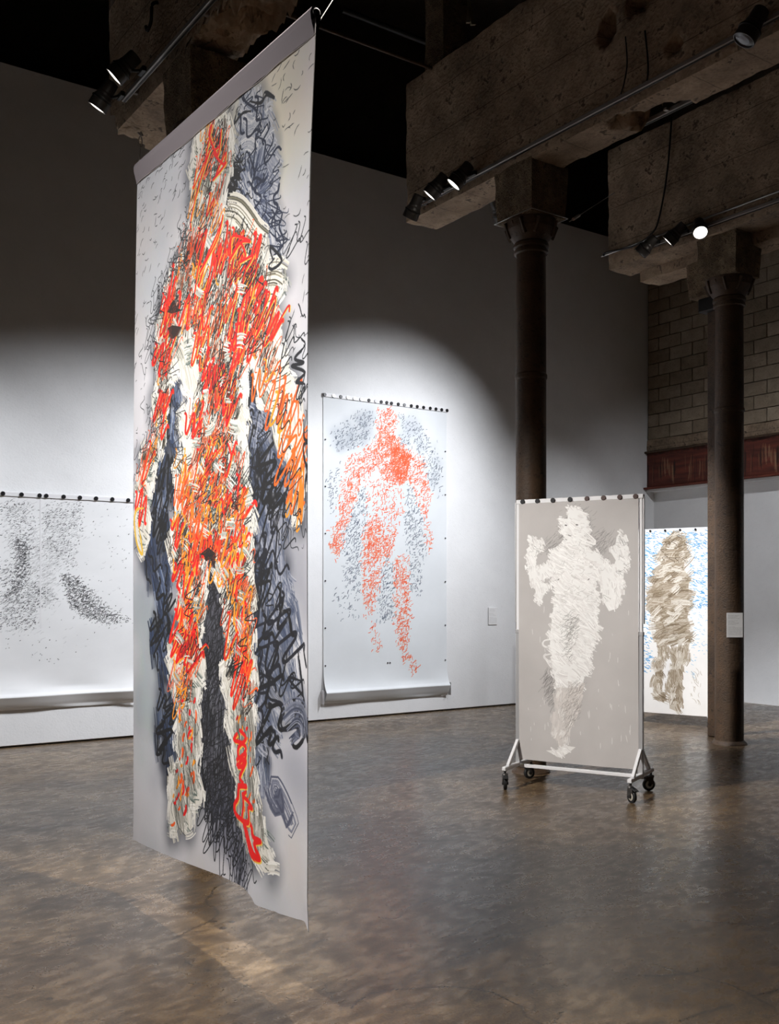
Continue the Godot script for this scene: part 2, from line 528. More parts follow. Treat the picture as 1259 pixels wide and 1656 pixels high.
func floor_material() -> StandardMaterial3D:
	var w := 1024
	var a := noise_bytes(101, w, w, 0.008, 5)
	var b := noise_bytes(102, w, w, 0.036, 4, FastNoiseLite.TYPE_SIMPLEX_SMOOTH, 2)
	var c := noise_bytes(103, w, w, 0.2, 3)
	var e := noise_bytes(104, w, w, 0.026, 1, FastNoiseLite.TYPE_CELLULAR)
	var mask := noise_bytes(105, w, w, 0.006, 3)
	var col := PackedByteArray()
	col.resize(w * w * 3)
	var hei := PackedByteArray()
	hei.resize(w * w)
	var rou := PackedByteArray()
	rou.resize(w * w)
	var dark := c8(78, 65, 50)
	var light := c8(144, 125, 101)
	for i in w * w:
		var x: float = a[i] / 255.0
		var y: float = b[i] / 255.0
		var z: float = c[i] / 255.0
		var crack := clampf(1.0 - e[i] / 7.0, 0.0, 1.0) * clampf((mask[i] - 118.0) / 40.0, 0.0, 1.0)
		var k := clampf(0.5 + (x - 0.5) * 0.6 + (y - 0.5) * 0.9 + (z - 0.5) * 0.9, 0.0, 1.0)
		var q := dark.lerp(light, k) * (1.0 - 0.5 * crack)
		col[i * 3] = int(q.r * 255.0)
		col[i * 3 + 1] = int(q.g * 255.0)
		col[i * 3 + 2] = int(q.b * 255.0)
		hei[i] = clampi(int((0.4 * x + 0.35 * y + 0.2 * z - 0.3 * crack + 0.1) * 255.0), 0, 255)
		rou[i] = clampi(int((0.22 + (1.0 - k) * 0.14 + (z - 0.5) * 0.1) * 255.0), 0, 255)
	var m := StandardMaterial3D.new()
	m.albedo_texture = tex(col, w, w, Image.FORMAT_RGB8)
	m.roughness = 1.0
	m.roughness_texture = tex(rou, w, w, Image.FORMAT_L8)
	m.heightmap_enabled = true
	m.heightmap_scale = 0.16
	m.heightmap_texture = tex(hei, w, w, Image.FORMAT_L8)
	m.metallic_specular = 0.42
	# broad stains laid over the fine surface, with scratches and oil spots
	var big := Image.create_empty(w, w, false, Image.FORMAT_RGBA8)
	var f := noise_bytes(111, w, w, 0.006, 5)
	var g := noise_bytes(112, w, w, 0.022, 4, FastNoiseLite.TYPE_SIMPLEX_SMOOTH, 2)
	var d := PackedByteArray()
	d.resize(w * w * 4)
	for i in w * w:
		var k := clampf(0.5 + (f[i] / 255.0 - 0.5) * 0.9 + (g[i] / 255.0 - 0.5) * 0.8, 0.0, 1.0)
		var q := c8(168, 158, 150).lerp(c8(255, 250, 240), k)
		d[i * 4] = int(q.r * 255.0)
		d[i * 4 + 1] = int(q.g * 255.0)
		d[i * 4 + 2] = int(q.b * 255.0)
		d[i * 4 + 3] = 255
	big.set_data(w, w, false, Image.FORMAT_RGBA8, d)
	for k in 240:
		var p := Vector2(rng.randf() * w, rng.randf() * w)
		if k < 120:
			var ang := rng.randf_range(-0.5, 0.5)
			dash(big, p, ang, rng.randf_range(12, 50), 0.7, Color(0.25, 0.22, 0.2, rng.randf_range(0.2, 0.6)), rng.randf_range(-8, 8))
		else:
			stamp(big, dot(rng.randf_range(0.8, 2.2), Color(0.2, 0.17, 0.15, 0.55), 0.4), p)
	for k in 26:
		var p := Vector2(rng.randf() * w, rng.randf() * w)
		var path := PackedVector2Array([p])
		var ang := rng.randf() * TAU
		for s in rng.randi_range(6, 22):
			ang += rng.randf_range(-0.6, 0.6)
			p += Vector2.from_angle(ang) * 9.0
			path.append(p)
		stroke(big, path, 0.6, Color(0.22, 0.19, 0.17, 0.5), false)
	m.detail_enabled = true
	m.detail_albedo = ImageTexture.create_from_image(big)
	m.detail_blend_mode = BaseMaterial3D.BLEND_MODE_MUL
	m.detail_uv_layer = BaseMaterial3D.DETAIL_UV_2
	return m


# ------------------------------------------------------------------ drawing with brushes on an Image
func dot(r: float, c: Color, soft := 0.25) -> Image:
	r = snappedf(r, 0.25) if r < 4.0 else snappedf(r, 1.0)
	c.a = snappedf(c.a, 0.02)
	var key := "%.2f|%s|%.2f" % [r, c.to_html(), soft]
	if dots.has(key): return dots[key]
	var n := int(ceil(r)) * 2 + 3
	var im := Image.create_empty(n, n, false, Image.FORMAT_RGBA8)
	var mid := (n - 1) / 2.0
	for y in n:
		for x in n:
			var dd := Vector2(x - mid, y - mid).length()
			var edge := maxf(0.9, r * soft * 2.0)
			var a := clampf((r + edge * 0.5 - dd) / edge, 0.0, 1.0)
			if soft > 0.8: a = pow(clampf(1.0 - dd / r, 0.0, 1.0), 1.6)
			im.set_pixel(x, y, Color(c.r, c.g, c.b, c.a * a))
	dots[key] = im
	return im


func stamp(img: Image, d: Image, p: Vector2) -> void:
	var n := d.get_width()
	img.blend_rect(d, Rect2i(0, 0, n, n), Vector2i(roundi(p.x - n / 2.0), roundi(p.y - n / 2.0)))


func stroke(img: Image, pts: PackedVector2Array, r: float, c: Color, taper := true, soft := 0.25) -> void:
	var total := 0.0
	for i in pts.size() - 1: total += pts[i].distance_to(pts[i + 1])
	var gone := 0.0
	var full := dot(r, c, soft)
	var half := dot(maxf(0.5, r * 0.6), c, soft)
	var gap := maxf(0.7, r * 0.45)
	for i in pts.size() - 1:
		var a := pts[i]
		var b := pts[i + 1]
		var l := a.distance_to(b)
		var n := maxi(1, int(l / gap))
		for k in n:
			var q := (gone + l * k / n) / maxf(total, 0.001)
			stamp(img, half if taper and (q < 0.12 or q > 0.85) else full, a.lerp(b, float(k) / n))
		gone += l


func smooth(pts: PackedVector2Array, n := 6) -> PackedVector2Array:
	var out := PackedVector2Array()
	for i in pts.size() - 1:
		var a := pts[maxi(i - 1, 0)]
		var b := pts[i]
		var c := pts[i + 1]
		var d := pts[mini(i + 2, pts.size() - 1)]
		for k in n:
			out.append(b.cubic_interpolate(c, a, d, float(k) / n))
	out.append(pts[pts.size() - 1])
	return out


func arc(p: Vector2, d: Vector2, bend: float) -> PackedVector2Array:
	var e := Vector2(-d.y, d.x) * bend
	var out := PackedVector2Array()
	for k in 8:
		var q := k / 7.0
		out.append(p + d * (q - 0.5) + e * 4.0 * q * (1.0 - q))
	return out


func dash(img: Image, p: Vector2, ang: float, l: float, r: float, c: Color, bend := 0.0) -> void:
	stroke(img, arc(p, Vector2.from_angle(ang) * l, bend / maxf(l, 1.0)), r, c)


# a point of the outline's inside, strayed a little, so that the mass thins out at its border
func strayed(poly: PackedVector2Array, r: Rect2, stray: float) -> Vector2:
	return within(poly, r) + Vector2(rng.randfn(), rng.randfn()) * stray


func shape(img: Image, list: Array) -> PackedVector2Array:
	var out := PackedVector2Array()
	for i in list.size() / 2:
		out.append(Vector2(list[2 * i] / 1000.0 * img.get_width(), list[2 * i + 1] / 1000.0 * img.get_height()))
	return out


func bounds(poly: PackedVector2Array) -> Rect2:
	var r := Rect2(poly[0], Vector2.ZERO)
	for p in poly: r = r.expand(p)
	return r


func within(poly: PackedVector2Array, r: Rect2) -> Vector2:
	for k in 30:
		var p := r.position + Vector2(rng.randf(), rng.randf()) * r.size
		if Geometry2D.is_point_in_polygon(p, poly): return p
	return poly[0]


func fill(img: Image, poly: PackedVector2Array, c: Color) -> void:
	var r := bounds(poly)
	for y in range(maxi(0, int(r.position.y)), mini(img.get_height(), int(r.end.y) + 1)):
		var xs := []
		for i in poly.size():
			var a := poly[i]
			var b := poly[(i + 1) % poly.size()]
			if (a.y <= y and b.y > y) or (b.y <= y and a.y > y): xs.append(a.x + (y - a.y) / (b.y - a.y) * (b.x - a.x))
		xs.sort()
		for k in xs.size() / 2:
			var x0 := clampi(int(xs[2 * k]), 0, img.get_width())
			var x1 := clampi(int(xs[2 * k + 1]), 0, img.get_width())
			if x1 > x0: img.fill_rect(Rect2i(x0, y, x1 - x0, 1), c)


func area(poly: PackedVector2Array) -> float:
	var s := 0.0
	for i in poly.size(): s += poly[i].cross(poly[(i + 1) % poly.size()])
	return absf(s) / 2.0


# one stroke of a wide brush: many bristles, each of its own tone
func bristle(img: Image, pts: PackedVector2Array, width: float, c1: Color, c2: Color, cover := 0.9) -> void:
	var n := maxi(3, int(width / 2.2))
	for k in n:
		if rng.randf() > cover: continue
		var off := (float(k) / (n - 1) - 0.5) * width
		var c := c1.lerp(c2, snappedf(pow(rng.randf(), 1.3), 0.14))
		c.a = c1.a
		var line := PackedVector2Array()
		var from := pow(rng.randf(), 2.0) * 0.4
		var to := 1.0 - pow(rng.randf(), 1.5) * 0.45
		for i in pts.size():
			var q := float(i) / (pts.size() - 1)
			if q < from or q > to: continue
			var d := (pts[mini(i + 1, pts.size() - 1)] - pts[maxi(i - 1, 0)]).normalized()
			line.append(pts[i] + Vector2(-d.y, d.x) * off)
		if line.size() > 1: stroke(img, line, rng.randf_range(1.0, 1.8), c, false)


func bristles_in(img: Image, poly: PackedVector2Array, count: int, ang: float, spread: float, l: float, width: float, c1: Color, c2: Color, bend := 0.25, cover := 0.9) -> void:
	var r := bounds(poly)
	for k in count:
		var p := within(poly, r)
		var d := Vector2.from_angle(ang + rng.randf_range(-spread, spread)) * l * rng.randf_range(0.6, 1.2)
		bristle(img, arc(p, d, rng.randf_range(-bend, bend) * 0.5), width * rng.randf_range(0.6, 1.2), c1, c2, cover)


# a scribble of loops to and fro along ang, moving sideways
func scribble(img: Image, p: Vector2, ang: float, l: float, turns: int, adv: float, r: float, c: Color, jitter := 0.35) -> void:
	var d := Vector2.from_angle(ang)
	var e := Vector2(-d.y, d.x)
	var pts := PackedVector2Array()
	for k in turns:
		var side := 0.5 if k % 2 == 0 else -0.5
		var tip := p + d * l * side * rng.randf_range(1.0 - jitter * 2.0, 1.0 + jitter) + e * (k - turns / 2.0) * adv + Vector2(rng.randf_range(-1, 1), rng.randf_range(-1, 1)) * adv * jitter
		pts.append(tip - e * adv * 0.22)
		pts.append(tip + e * adv * 0.3 - d * side * adv * 0.2)
	stroke(img, smooth(pts, 5), r, c, false)


func scribbles_in(img: Image, poly: PackedVector2Array, count: int, ang: float, spread: float, l: float, turns: int, adv: float, r: float, colors: Array) -> void:
	var b := bounds(poly)
	for k in count:
		scribble(img, within(poly, b), ang + rng.randf_range(-spread, spread), l * rng.randf_range(0.5, 1.3), rng.randi_range(2, turns), adv * rng.randf_range(0.5, 1.3), r * rng.randf_range(0.7, 1.25), colors[rng.randi() % colors.size()])


func dashes_in(img: Image, poly: PackedVector2Array, count: int, ang: float, spread: float, l: float, r: float, colors: Array, bend := 0.25, stray := 0.0) -> void:
	var b := bounds(poly)
	for k in count:
		var ll := l * (0.3 + 1.3 * pow(rng.randf(), 1.4))
		dash(img, strayed(poly, b, stray), ang + rng.randf_range(-spread, spread), ll, r * rng.randf_range(0.7, 1.2), colors[rng.randi() % colors.size()], ll * rng.randf_range(-bend, bend))


func airbrush(img: Image, poly: PackedVector2Array, count: int, r: float, c: Color) -> void:
	var b := bounds(poly)
	for k in count: stamp(img, dot(snappedf(r * rng.randf_range(0.7, 1.3), 6.0), c, 1.0), within(poly, b))


func along_edge(poly: PackedVector2Array, gap: float) -> Array:   # points and outward-free directions along an outline
	var out := []
	for i in poly.size():
		var a := poly[i]
		var b := poly[(i + 1) % poly.size()]
		var n := maxi(1, int(a.distance_to(b) / gap))
		for k in n: out.append([a.lerp(b, (k + rng.randf()) / n), (b - a).angle()])
	return out


func paper_ground(w: int, h: int, c: Color, vary: float, sd: int) -> Image:
	var n := noise_bytes(sd, 128, 256, 0.02, 3)
	var d := PackedByteArray()
	d.resize(128 * 256 * 4)
	for i in 128 * 256:
		var k: float = 1.0 + (n[i] / 255.0 - 0.5) * vary
		d[i * 4] = clampi(int(c.r * k * 255.0), 0, 255)
		d[i * 4 + 1] = clampi(int(c.g * k * 255.0), 0, 255)
		d[i * 4 + 2] = clampi(int(c.b * k * 255.0), 0, 255)
		d[i * 4 + 3] = 255
	var im := Image.create_from_data(128, 256, false, Image.FORMAT_RGBA8, d)
	im.resize(w, h, Image.INTERPOLATE_CUBIC)
	return im


func printed(im: Image, rough: float, through := 0.0) -> StandardMaterial3D:
	im.convert(Image.FORMAT_RGB8)
	var m := surface(Color.WHITE, rough)
	m.albedo_texture = ImageTexture.create_from_image(im)
	m.texture_repeat = false
	if through > 0.0:   # paper lets some light through
		m.backlight_enabled = true
		m.backlight = Color(through, through, through)
	return m


func paint_banner() -> Image:
	var im := paper_ground(1024, 2048, c8(208, 207, 213), 0.08, 201)
	var S := {}
	for k in SHAPES_BANNER: S[k] = shape(im, SHAPES_BANNER[k])
	var ink := c8(18, 19, 24)
	var red := c8(230, 20, 20)
	var deep := c8(204, 12, 18)
	var orange := c8(244, 92, 30)
	var amber := c8(248, 152, 34)
	var yellow := c8(238, 196, 70)
	var cream := c8(236, 232, 224)
	var navy := c8(30, 38, 60)
	var UP := -0.98
	# tinted airbrush ground: warm at the upper right, cool and greyer below
	for k in 90:
		var tone: Color = [c8(214, 206, 200), c8(184, 192, 200), c8(206, 198, 208), c8(214, 214, 220), c8(172, 178, 188)][rng.randi() % 5]
		stamp(im, dot(snappedf(rng.randf_range(90, 180), 30.0), Color(tone, 0.4), 1.0), Vector2(rng.randf() * 1024, rng.randf() * 2048))
	for k in 30: stamp(im, dot(180, Color(c8(214, 204, 188), 0.4), 1.0), Vector2(rng.randf_range(520, 980), rng.randf_range(40, 460)))
	for k in 26: stamp(im, dot(150, Color(c8(142, 148, 160), 0.3), 1.0), Vector2(rng.randf_range(20, 260), rng.randf_range(1100, 1850)))
	for k in 34: stamp(im, dot(150, Color(c8(146, 148, 160), 0.3), 1.0), Vector2(rng.randf_range(700, 1000), rng.randf_range(980, 1760)))
	for k in 12: stamp(im, dot(120, Color(c8(226, 226, 230), 0.5), 1.0), Vector2(rng.randf_range(780, 980), rng.randf_range(1330, 1640)))
	for k in 14: stamp(im, dot(120, Color(c8(168, 184, 184), 0.35), 1.0), Vector2(rng.randf_range(30, 260), rng.randf_range(1300, 1800)))
	# grey halo round the figure
	for q in along_edge(S.figure, 16.0): stamp(im, dot(60, Color(c8(46, 50, 58), 0.3), 1.0), q[0] + Vector2(rng.randf_range(-30, 30), rng.randf_range(-10, 30)))
	# dark masses: airbrushed, then brushed, then drawn over
	for part in ["dark_flank", "dark_side", "dark_gap", "dark_neck"]:
		var n := int(area(S[part]) / 700.0)
		airbrush(im, S[part], n, 54.0, Color(c8(44, 48, 60), 0.24 if part == "dark_flank" else 0.32))
		if part != "dark_flank": airbrush(im, S[part], n / 2, 30.0, Color(c8(20, 23, 32), 0.4 if part != "dark_gap" else 0.2))
	var fb := bounds(S.dark_flank)
	for k in 420:   # darkest beside the body
		var q := within(S.dark_flank, Rect2(fb.position, Vector2(fb.size.x * 0.34, fb.size.y)))
		stamp(im, dot(30, Color(c8(20, 24, 36), 0.4), 1.0), q)
	bristles_in(im, S.dark_flank, 130, 1.2, 0.5, 120.0, 40.0, Color(c8(56, 66, 92), 0.35), Color(c8(120, 128, 148), 0.35), 0.2, 0.6)
	bristles_in(im, S.dark_flank, 60, 1.0, 0.8, 90.0, 44.0, Color(c8(190, 192, 202), 0.35), Color(c8(90, 98, 120), 0.3), 0.3, 0.6)
	bristles_in(im, S.dark_side, 90, 1.4, 0.3, 150.0, 26.0, Color(c8(16, 20, 34), 0.5), Color(c8(70, 88, 124), 0.4), 0.2, 0.8)
	bristles_in(im, S.dark_side, 26, 1.4, 0.4, 110.0, 24.0, Color(c8(86, 104, 140), 0.4), Color(c8(170, 178, 194), 0.3), 0.2, 0.6)
	bristles_in(im, S.dark_gap, 90, 1.5, 0.25, 150.0, 30.0, Color(c8(34, 34, 40), 0.5), Color(c8(112, 112, 124), 0.4), 0.15, 0.8)
	airbrush(im, S.gap_tail, 60, 66.0, Color(c8(96, 98, 114), 0.22))
	scribbles_in(im, S.dark_gap, 90, -1.0, 0.6, 90.0, 9, 22.0, 1.0, [Color(ink, 0.9)])
	scribbles_in(im, S.gap_tail, 46, -1.2, 0.4, 90.0, 6, 26.0, 1.5, [Color(ink, 0.8), Color(c8(40, 42, 52), 0.8)])
	scribbles_in(im, S.dark_flank, 38, -0.8, 0.35, 80.0, 7, 34.0, 4.2, [Color(ink, 0.88), Color(c8(24, 26, 36), 0.8)])
	scribbles_in(im, S.dark_flank, 30, -0.8, 0.6, 60.0, 6, 24.0, 1.8, [Color(ink, 0.85)])
	scribbles_in(im, S.dark_side, 30, -0.85, 0.35, 66.0, 7, 24.0, 4.0, [Color(ink, 0.9)])
	for k in 40:
		var q := within(S.dark_flank, bounds(S.dark_flank))
		stamp(im, dot(rng.randf_range(4, 16), Color(c8(206, 208, 216), 0.5), 0.9), q)
	# grey blue cloud beside the head: pale above, darker where its strokes meet
	for q in along_edge(S.blue_cloud, 18.0): stamp(im, dot(40, Color(c8(60, 62, 70), 0.3), 1.0), q[0])
	airbrush(im, S.blue_cloud, 160, 40.0, Color(c8(180, 182, 190), 0.5))
	bristles_in(im, S.blue_cloud, 110, 1.2, 0.6, 120.0, 40.0, Color(c8(204, 204, 210), 0.5), Color(c8(110, 118, 138), 0.4), 0.25, 0.7)
	var cb := bounds(S.blue_cloud)
	var hub := Vector2(cb.position.x + cb.size.x * 0.4, cb.position.y + cb.size.y * 0.6)
	for k in 40: stamp(im, dot(60, Color(c8(54, 64, 92), 0.25), 1.0), hub + Vector2(rng.randfn() * 36, 30 + rng.randfn() * 60))
	for k in 130:
		var q := within(S.blue_cloud, cb)
		var far := (q - hub)
		if far.length() > 260: continue
		bristle(im, arc(hub + far * 0.62, far * 0.75, rng.randf_range(-0.15, 0.15)), 16.0, Color(c8(40, 50, 80), 0.5), Color(c8(196, 200, 212), 0.5), 0.6)
	bristles_in(im, S.blue_cloud, 26, 0.5, 0.9, 90.0, 34.0, Color(c8(216, 215, 218), 0.6), Color(c8(140, 146, 162), 0.5), 0.5, 0.7)
	scribbles_in(im, S.blue_cloud, 22, -0.7, 0.9, 44.0, 4, 34.0, 3.0, [Color(navy, 0.9), Color(c8(26, 34, 56), 0.9)])
	scribbles_in(im, S.blue_cloud, 26, 0.4, 0.9, 40.0, 5, 16.0, 1.4, [Color(navy, 0.8)])
	scribbles_in(im, S.dark_neck, 60, 0.4, 0.9, 44.0, 6, 14.0, 1.6, [Color(ink, 0.9)])
	# the pale figure, laid down with a wide brush
	fill(im, S.figure, c8(220, 216, 207))
	bristles_in(im, S.figure, 420, 1.15, 0.4, 120.0, 44.0, Color(cream, 0.6), Color(c8(184, 180, 168), 0.5), 0.15, 0.8)
	bristles_in(im, S.figure, 120, 1.0, 0.7, 80.0, 34.0, Color(c8(58, 62, 58), 0.6), Color(c8(190, 186, 170), 0.4), 0.25, 0.45)
	bristles_in(im, S.figure, 90, 0.35, 0.5, 70.0, 40.0, Color(c8(72, 88, 84), 0.5), Color(c8(222, 220, 212), 0.6), 0.2, 0.6)
	for q in along_edge(S.figure, 30.0):
		var d := Vector2.from_angle(q[1] + rng.randf_range(-0.3, 0.3)) * rng.randf_range(30, 80)
		bristle(im, arc(q[0], d, rng.randf_range(-0.12, 0.12)), rng.randf_range(16, 34), Color(c8(240, 238, 233), 0.9), Color(c8(206, 202, 194), 0.8), 0.85)
	for part in ["cream_shoulder", "cream_epaulet", "cream_elbow"]:
		var sp := smooth(S[part], 6)
		bristle(im, sp, 110.0, Color(c8(242, 239, 231), 0.95), Color(c8(214, 208, 194), 0.9), 0.97)
		bristle(im, sp, 92.0, Color(c8(60, 58, 48), 0.7), Color(c8(150, 144, 124), 0.5), 0.22)
	bristles_in(im, S.shin_a, 60, 1.4, 0.3, 110.0, 26.0, Color(c8(206, 203, 196), 0.7), Color(c8(108, 106, 96), 0.55), 0.15, 0.7)
	bristles_in(im, S.shin_b, 80, 1.45, 0.2, 130.0, 26.0, Color(c8(214, 210, 203), 0.75), Color(c8(96, 94, 86), 0.6), 0.12, 0.7)
	# dark and olive patches of the body, a few pale ones
	var body := ["chest", "belly", "hips", "thigh_a", "thigh_b", "head_red", "arm_upper", "arm_red"]
	for part in body:
		var ar := area(S[part])
		bristles_in(im, S[part], int(ar / 4200.0), -1.0, 0.6, 60.0, 34.0, Color(c8(40, 36, 32), 0.7), Color(c8(116, 112, 92), 0.45), 0.25, 0.7)
		bristles_in(im, S[part], int(ar / 6000.0), -1.1, 0.4, 70.0, 26.0, Color(c8(176, 84, 52), 0.5), Color(c8(110, 70, 44), 0.4), 0.2, 0.6)
		bristles_in(im, S[part], int(ar / 5200.0), 0.6, 0.9, 56.0, 34.0, Color(c8(232, 230, 224), 0.8), Color(c8(150, 158, 150), 0.6), 0.3, 0.75)
		scribbles_in(im, S[part], int(ar / 1100.0), UP, 0.4, 64.0, 7, 14.0, 0.95, [Color(ink, 0.85), Color(ink, 0.8), Color(c8(60, 30, 20), 0.8)])
		scribbles_in(im, S[part], int(ar / 2600.0), UP, 0.3, 70.0, 6, 20.0, 1.3, [Color(orange, 0.9), Color(c8(236, 74, 28), 0.9), Color(c8(226, 96, 52), 0.8)])
		scribbles_in(im, S[part], int(ar / 7000.0), UP, 0.3, 60.0, 5, 24.0, 2.4, [Color(amber, 0.8)])
	# red, each line with a yellow or orange edge
	var weights := {"chest": 1.0, "belly": 0.95, "arm_red": 1.15, "arm_upper": 1.15, "thigh_a": 0.9, "thigh_b": 0.75, "hips": 0.5, "head_red": 0.25}
	for part in weights:
		var n := int(area(S[part]) / 5000.0 * float(weights[part]))
		var b := bounds(S[part])
		for k in n:
			var q := within(S[part], b)
			var ang := UP + rng.randf_range(-0.25, 0.25)
			var l := rng.randf_range(40, 110)
			var turns := rng.randi_range(3, 6)
			var adv := rng.randf_range(12, 30)
			var r := rng.randf_range(2.2, 4.6)
			var keep := rng.state
			scribble(im, q + Vector2(3, 2), ang, l, turns, adv, r, Color([yellow, orange, orange, amber, orange][k % 5], 0.65))
			rng.state = keep
			scribble(im, q, ang, l, turns, adv, r, Color(red if k % 3 else deep, 0.97))
	scribbles_in(im, S.hips, 26, UP, 0.4, 70.0, 6, 24.0, 3.0, [Color(orange, 0.95), Color(amber, 0.9), Color(c8(240, 70, 24), 0.95)])
	scribbles_in(im, S.arm_lower, 15, -1.2, 0.35, 100.0, 5, 24.0, 3.0, [Color(c8(248, 104, 24), 0.95), Color(orange, 0.95), Color(amber, 0.9)])
	scribbles_in(im, S.thigh_a, 10, UP, 0.4, 60.0, 5, 20.0, 2.8, [Color(amber, 0.9), Color(orange, 0.95)])
	scribbles_in(im, S.thigh_b, 12, UP, 0.5, 60.0, 5, 20.0, 2.8, [Color(amber, 0.9), Color(orange, 0.95)])
	for part in body: scribbles_in(im, S[part], int(area(S[part]) / 3400.0), -0.8, 0.7, 54.0, 6, 14.0, 1.1, [Color(ink, 0.85)])
	for part in ["chest", "belly", "hips", "thigh_a", "thigh_b"]: bristles_in(im, S[part], 9, 0.4, 0.6, 60.0, 28.0, Color(c8(230, 228, 222), 0.8), Color(c8(130, 140, 132), 0.7), 0.25, 0.7)
	for part in ["notch_a", "notch_b", "notch_c", "notch_d"]:
		fill(im, S[part], c8(44, 26, 20))
		scribbles_in(im, S[part], 5, -0.6, 0.6, 30.0, 4, 12.0, 1.4, [Color(c8(96, 40, 26), 0.8), Color(ink, 0.8)])
	dashes_in(im, S.shin_a, 44, -1.0, 0.5, 26.0, 4.0, [Color(red, 0.95), Color(orange, 0.95), Color(amber, 0.95)])
	dashes_in(im, S.shin_b, 22, -1.0, 0.5, 22.0, 3.6, [Color(red, 0.95), Color(orange, 0.95), Color(amber, 0.9)])
	dashes_in(im, S.shin_b, 60, 1.45, 0.15, 130.0, 0.9, [Color(c8(40, 42, 40), 0.7)])
	dashes_in(im, S.shin_a, 60, 1.3, 0.4, 80.0, 0.9, [Color(c8(40, 42, 40), 0.6)])
	for part in S:
		if part.begins_with("red_path"):
			var ln := smooth(S[part], 6)
			var moved := PackedVector2Array()
			for q in ln: moved.append(q + Vector2(4, 3))
			var r := 6.0 if part in ["red_path_c", "red_path_e"] else (4.5 if part in ["red_path_a", "red_path_b", "red_path_d"] else 3.2)
			stroke(im, moved, r, Color(yellow, 0.6), false)
			stroke(im, ln, r, Color(red, 0.98), false)
	stroke(im, smooth(S.yellow_path, 6), 4.5, Color(c8(228, 184, 64), 0.9))
	stroke(im, smooth(S.orange_path, 6), 5.0, Color(c8(248, 130, 26), 0.95))
	for part in S:
		if part.begins_with("marker"): stroke(im, smooth(S[part], 6), 3.6, Color(c8(22, 24, 32), 0.92))
	bristle(im, smooth(S.stroke_fan, 6), 90.0, Color(c8(52, 58, 78), 0.6), Color(c8(150, 154, 170), 0.4), 0.8)
	bristle(im, smooth(S.stroke_tail, 6), 60.0, Color(c8(60, 64, 84), 0.45), Color(c8(150, 154, 170), 0.3), 0.8)
	# fine marks strewn over the ground
	for k in 620:
		var q := Vector2(rng.randf() * 1024, 60 + pow(rng.randf(), 1.5) * 1150)
		if Geometry2D.is_point_in_polygon(q, S.figure) or Geometry2D.is_point_in_polygon(q, S.blue_cloud): continue
		dash(im, q, rng.randf_range(-1.3, 0.2), rng.randf_range(10, 30), 0.9, Color(c8(40, 42, 46), rng.randf_range(0.4, 0.8)), rng.randf_range(-7, 7))
	for q in along_edge(S.figure, 7.0):
		if q[0].y > 280 and q[0].y < 1000 and q[0].x < 480 and rng.randf() < (1.0 if q[0].y < 620 else 0.3): scribble(im, q[0] + Vector2(-absf(rng.randfn()) * 46, rng.randf_range(-10, 10)), rng.randf_range(-1.6, 0.4), rng.randf_range(20, 60), 3, 20.0, 0.9, Color(c8(26, 28, 32), 0.7))
	for k in 34:
		scribble(im, Vector2(rng.randf_range(880, 1010), rng.randf_range(470, 1250)), -0.8, rng.randf_range(20, 60), 3, 20.0, rng.randf_range(0.8, 1.8), Color(c8(30, 32, 38), 0.8))
	return im


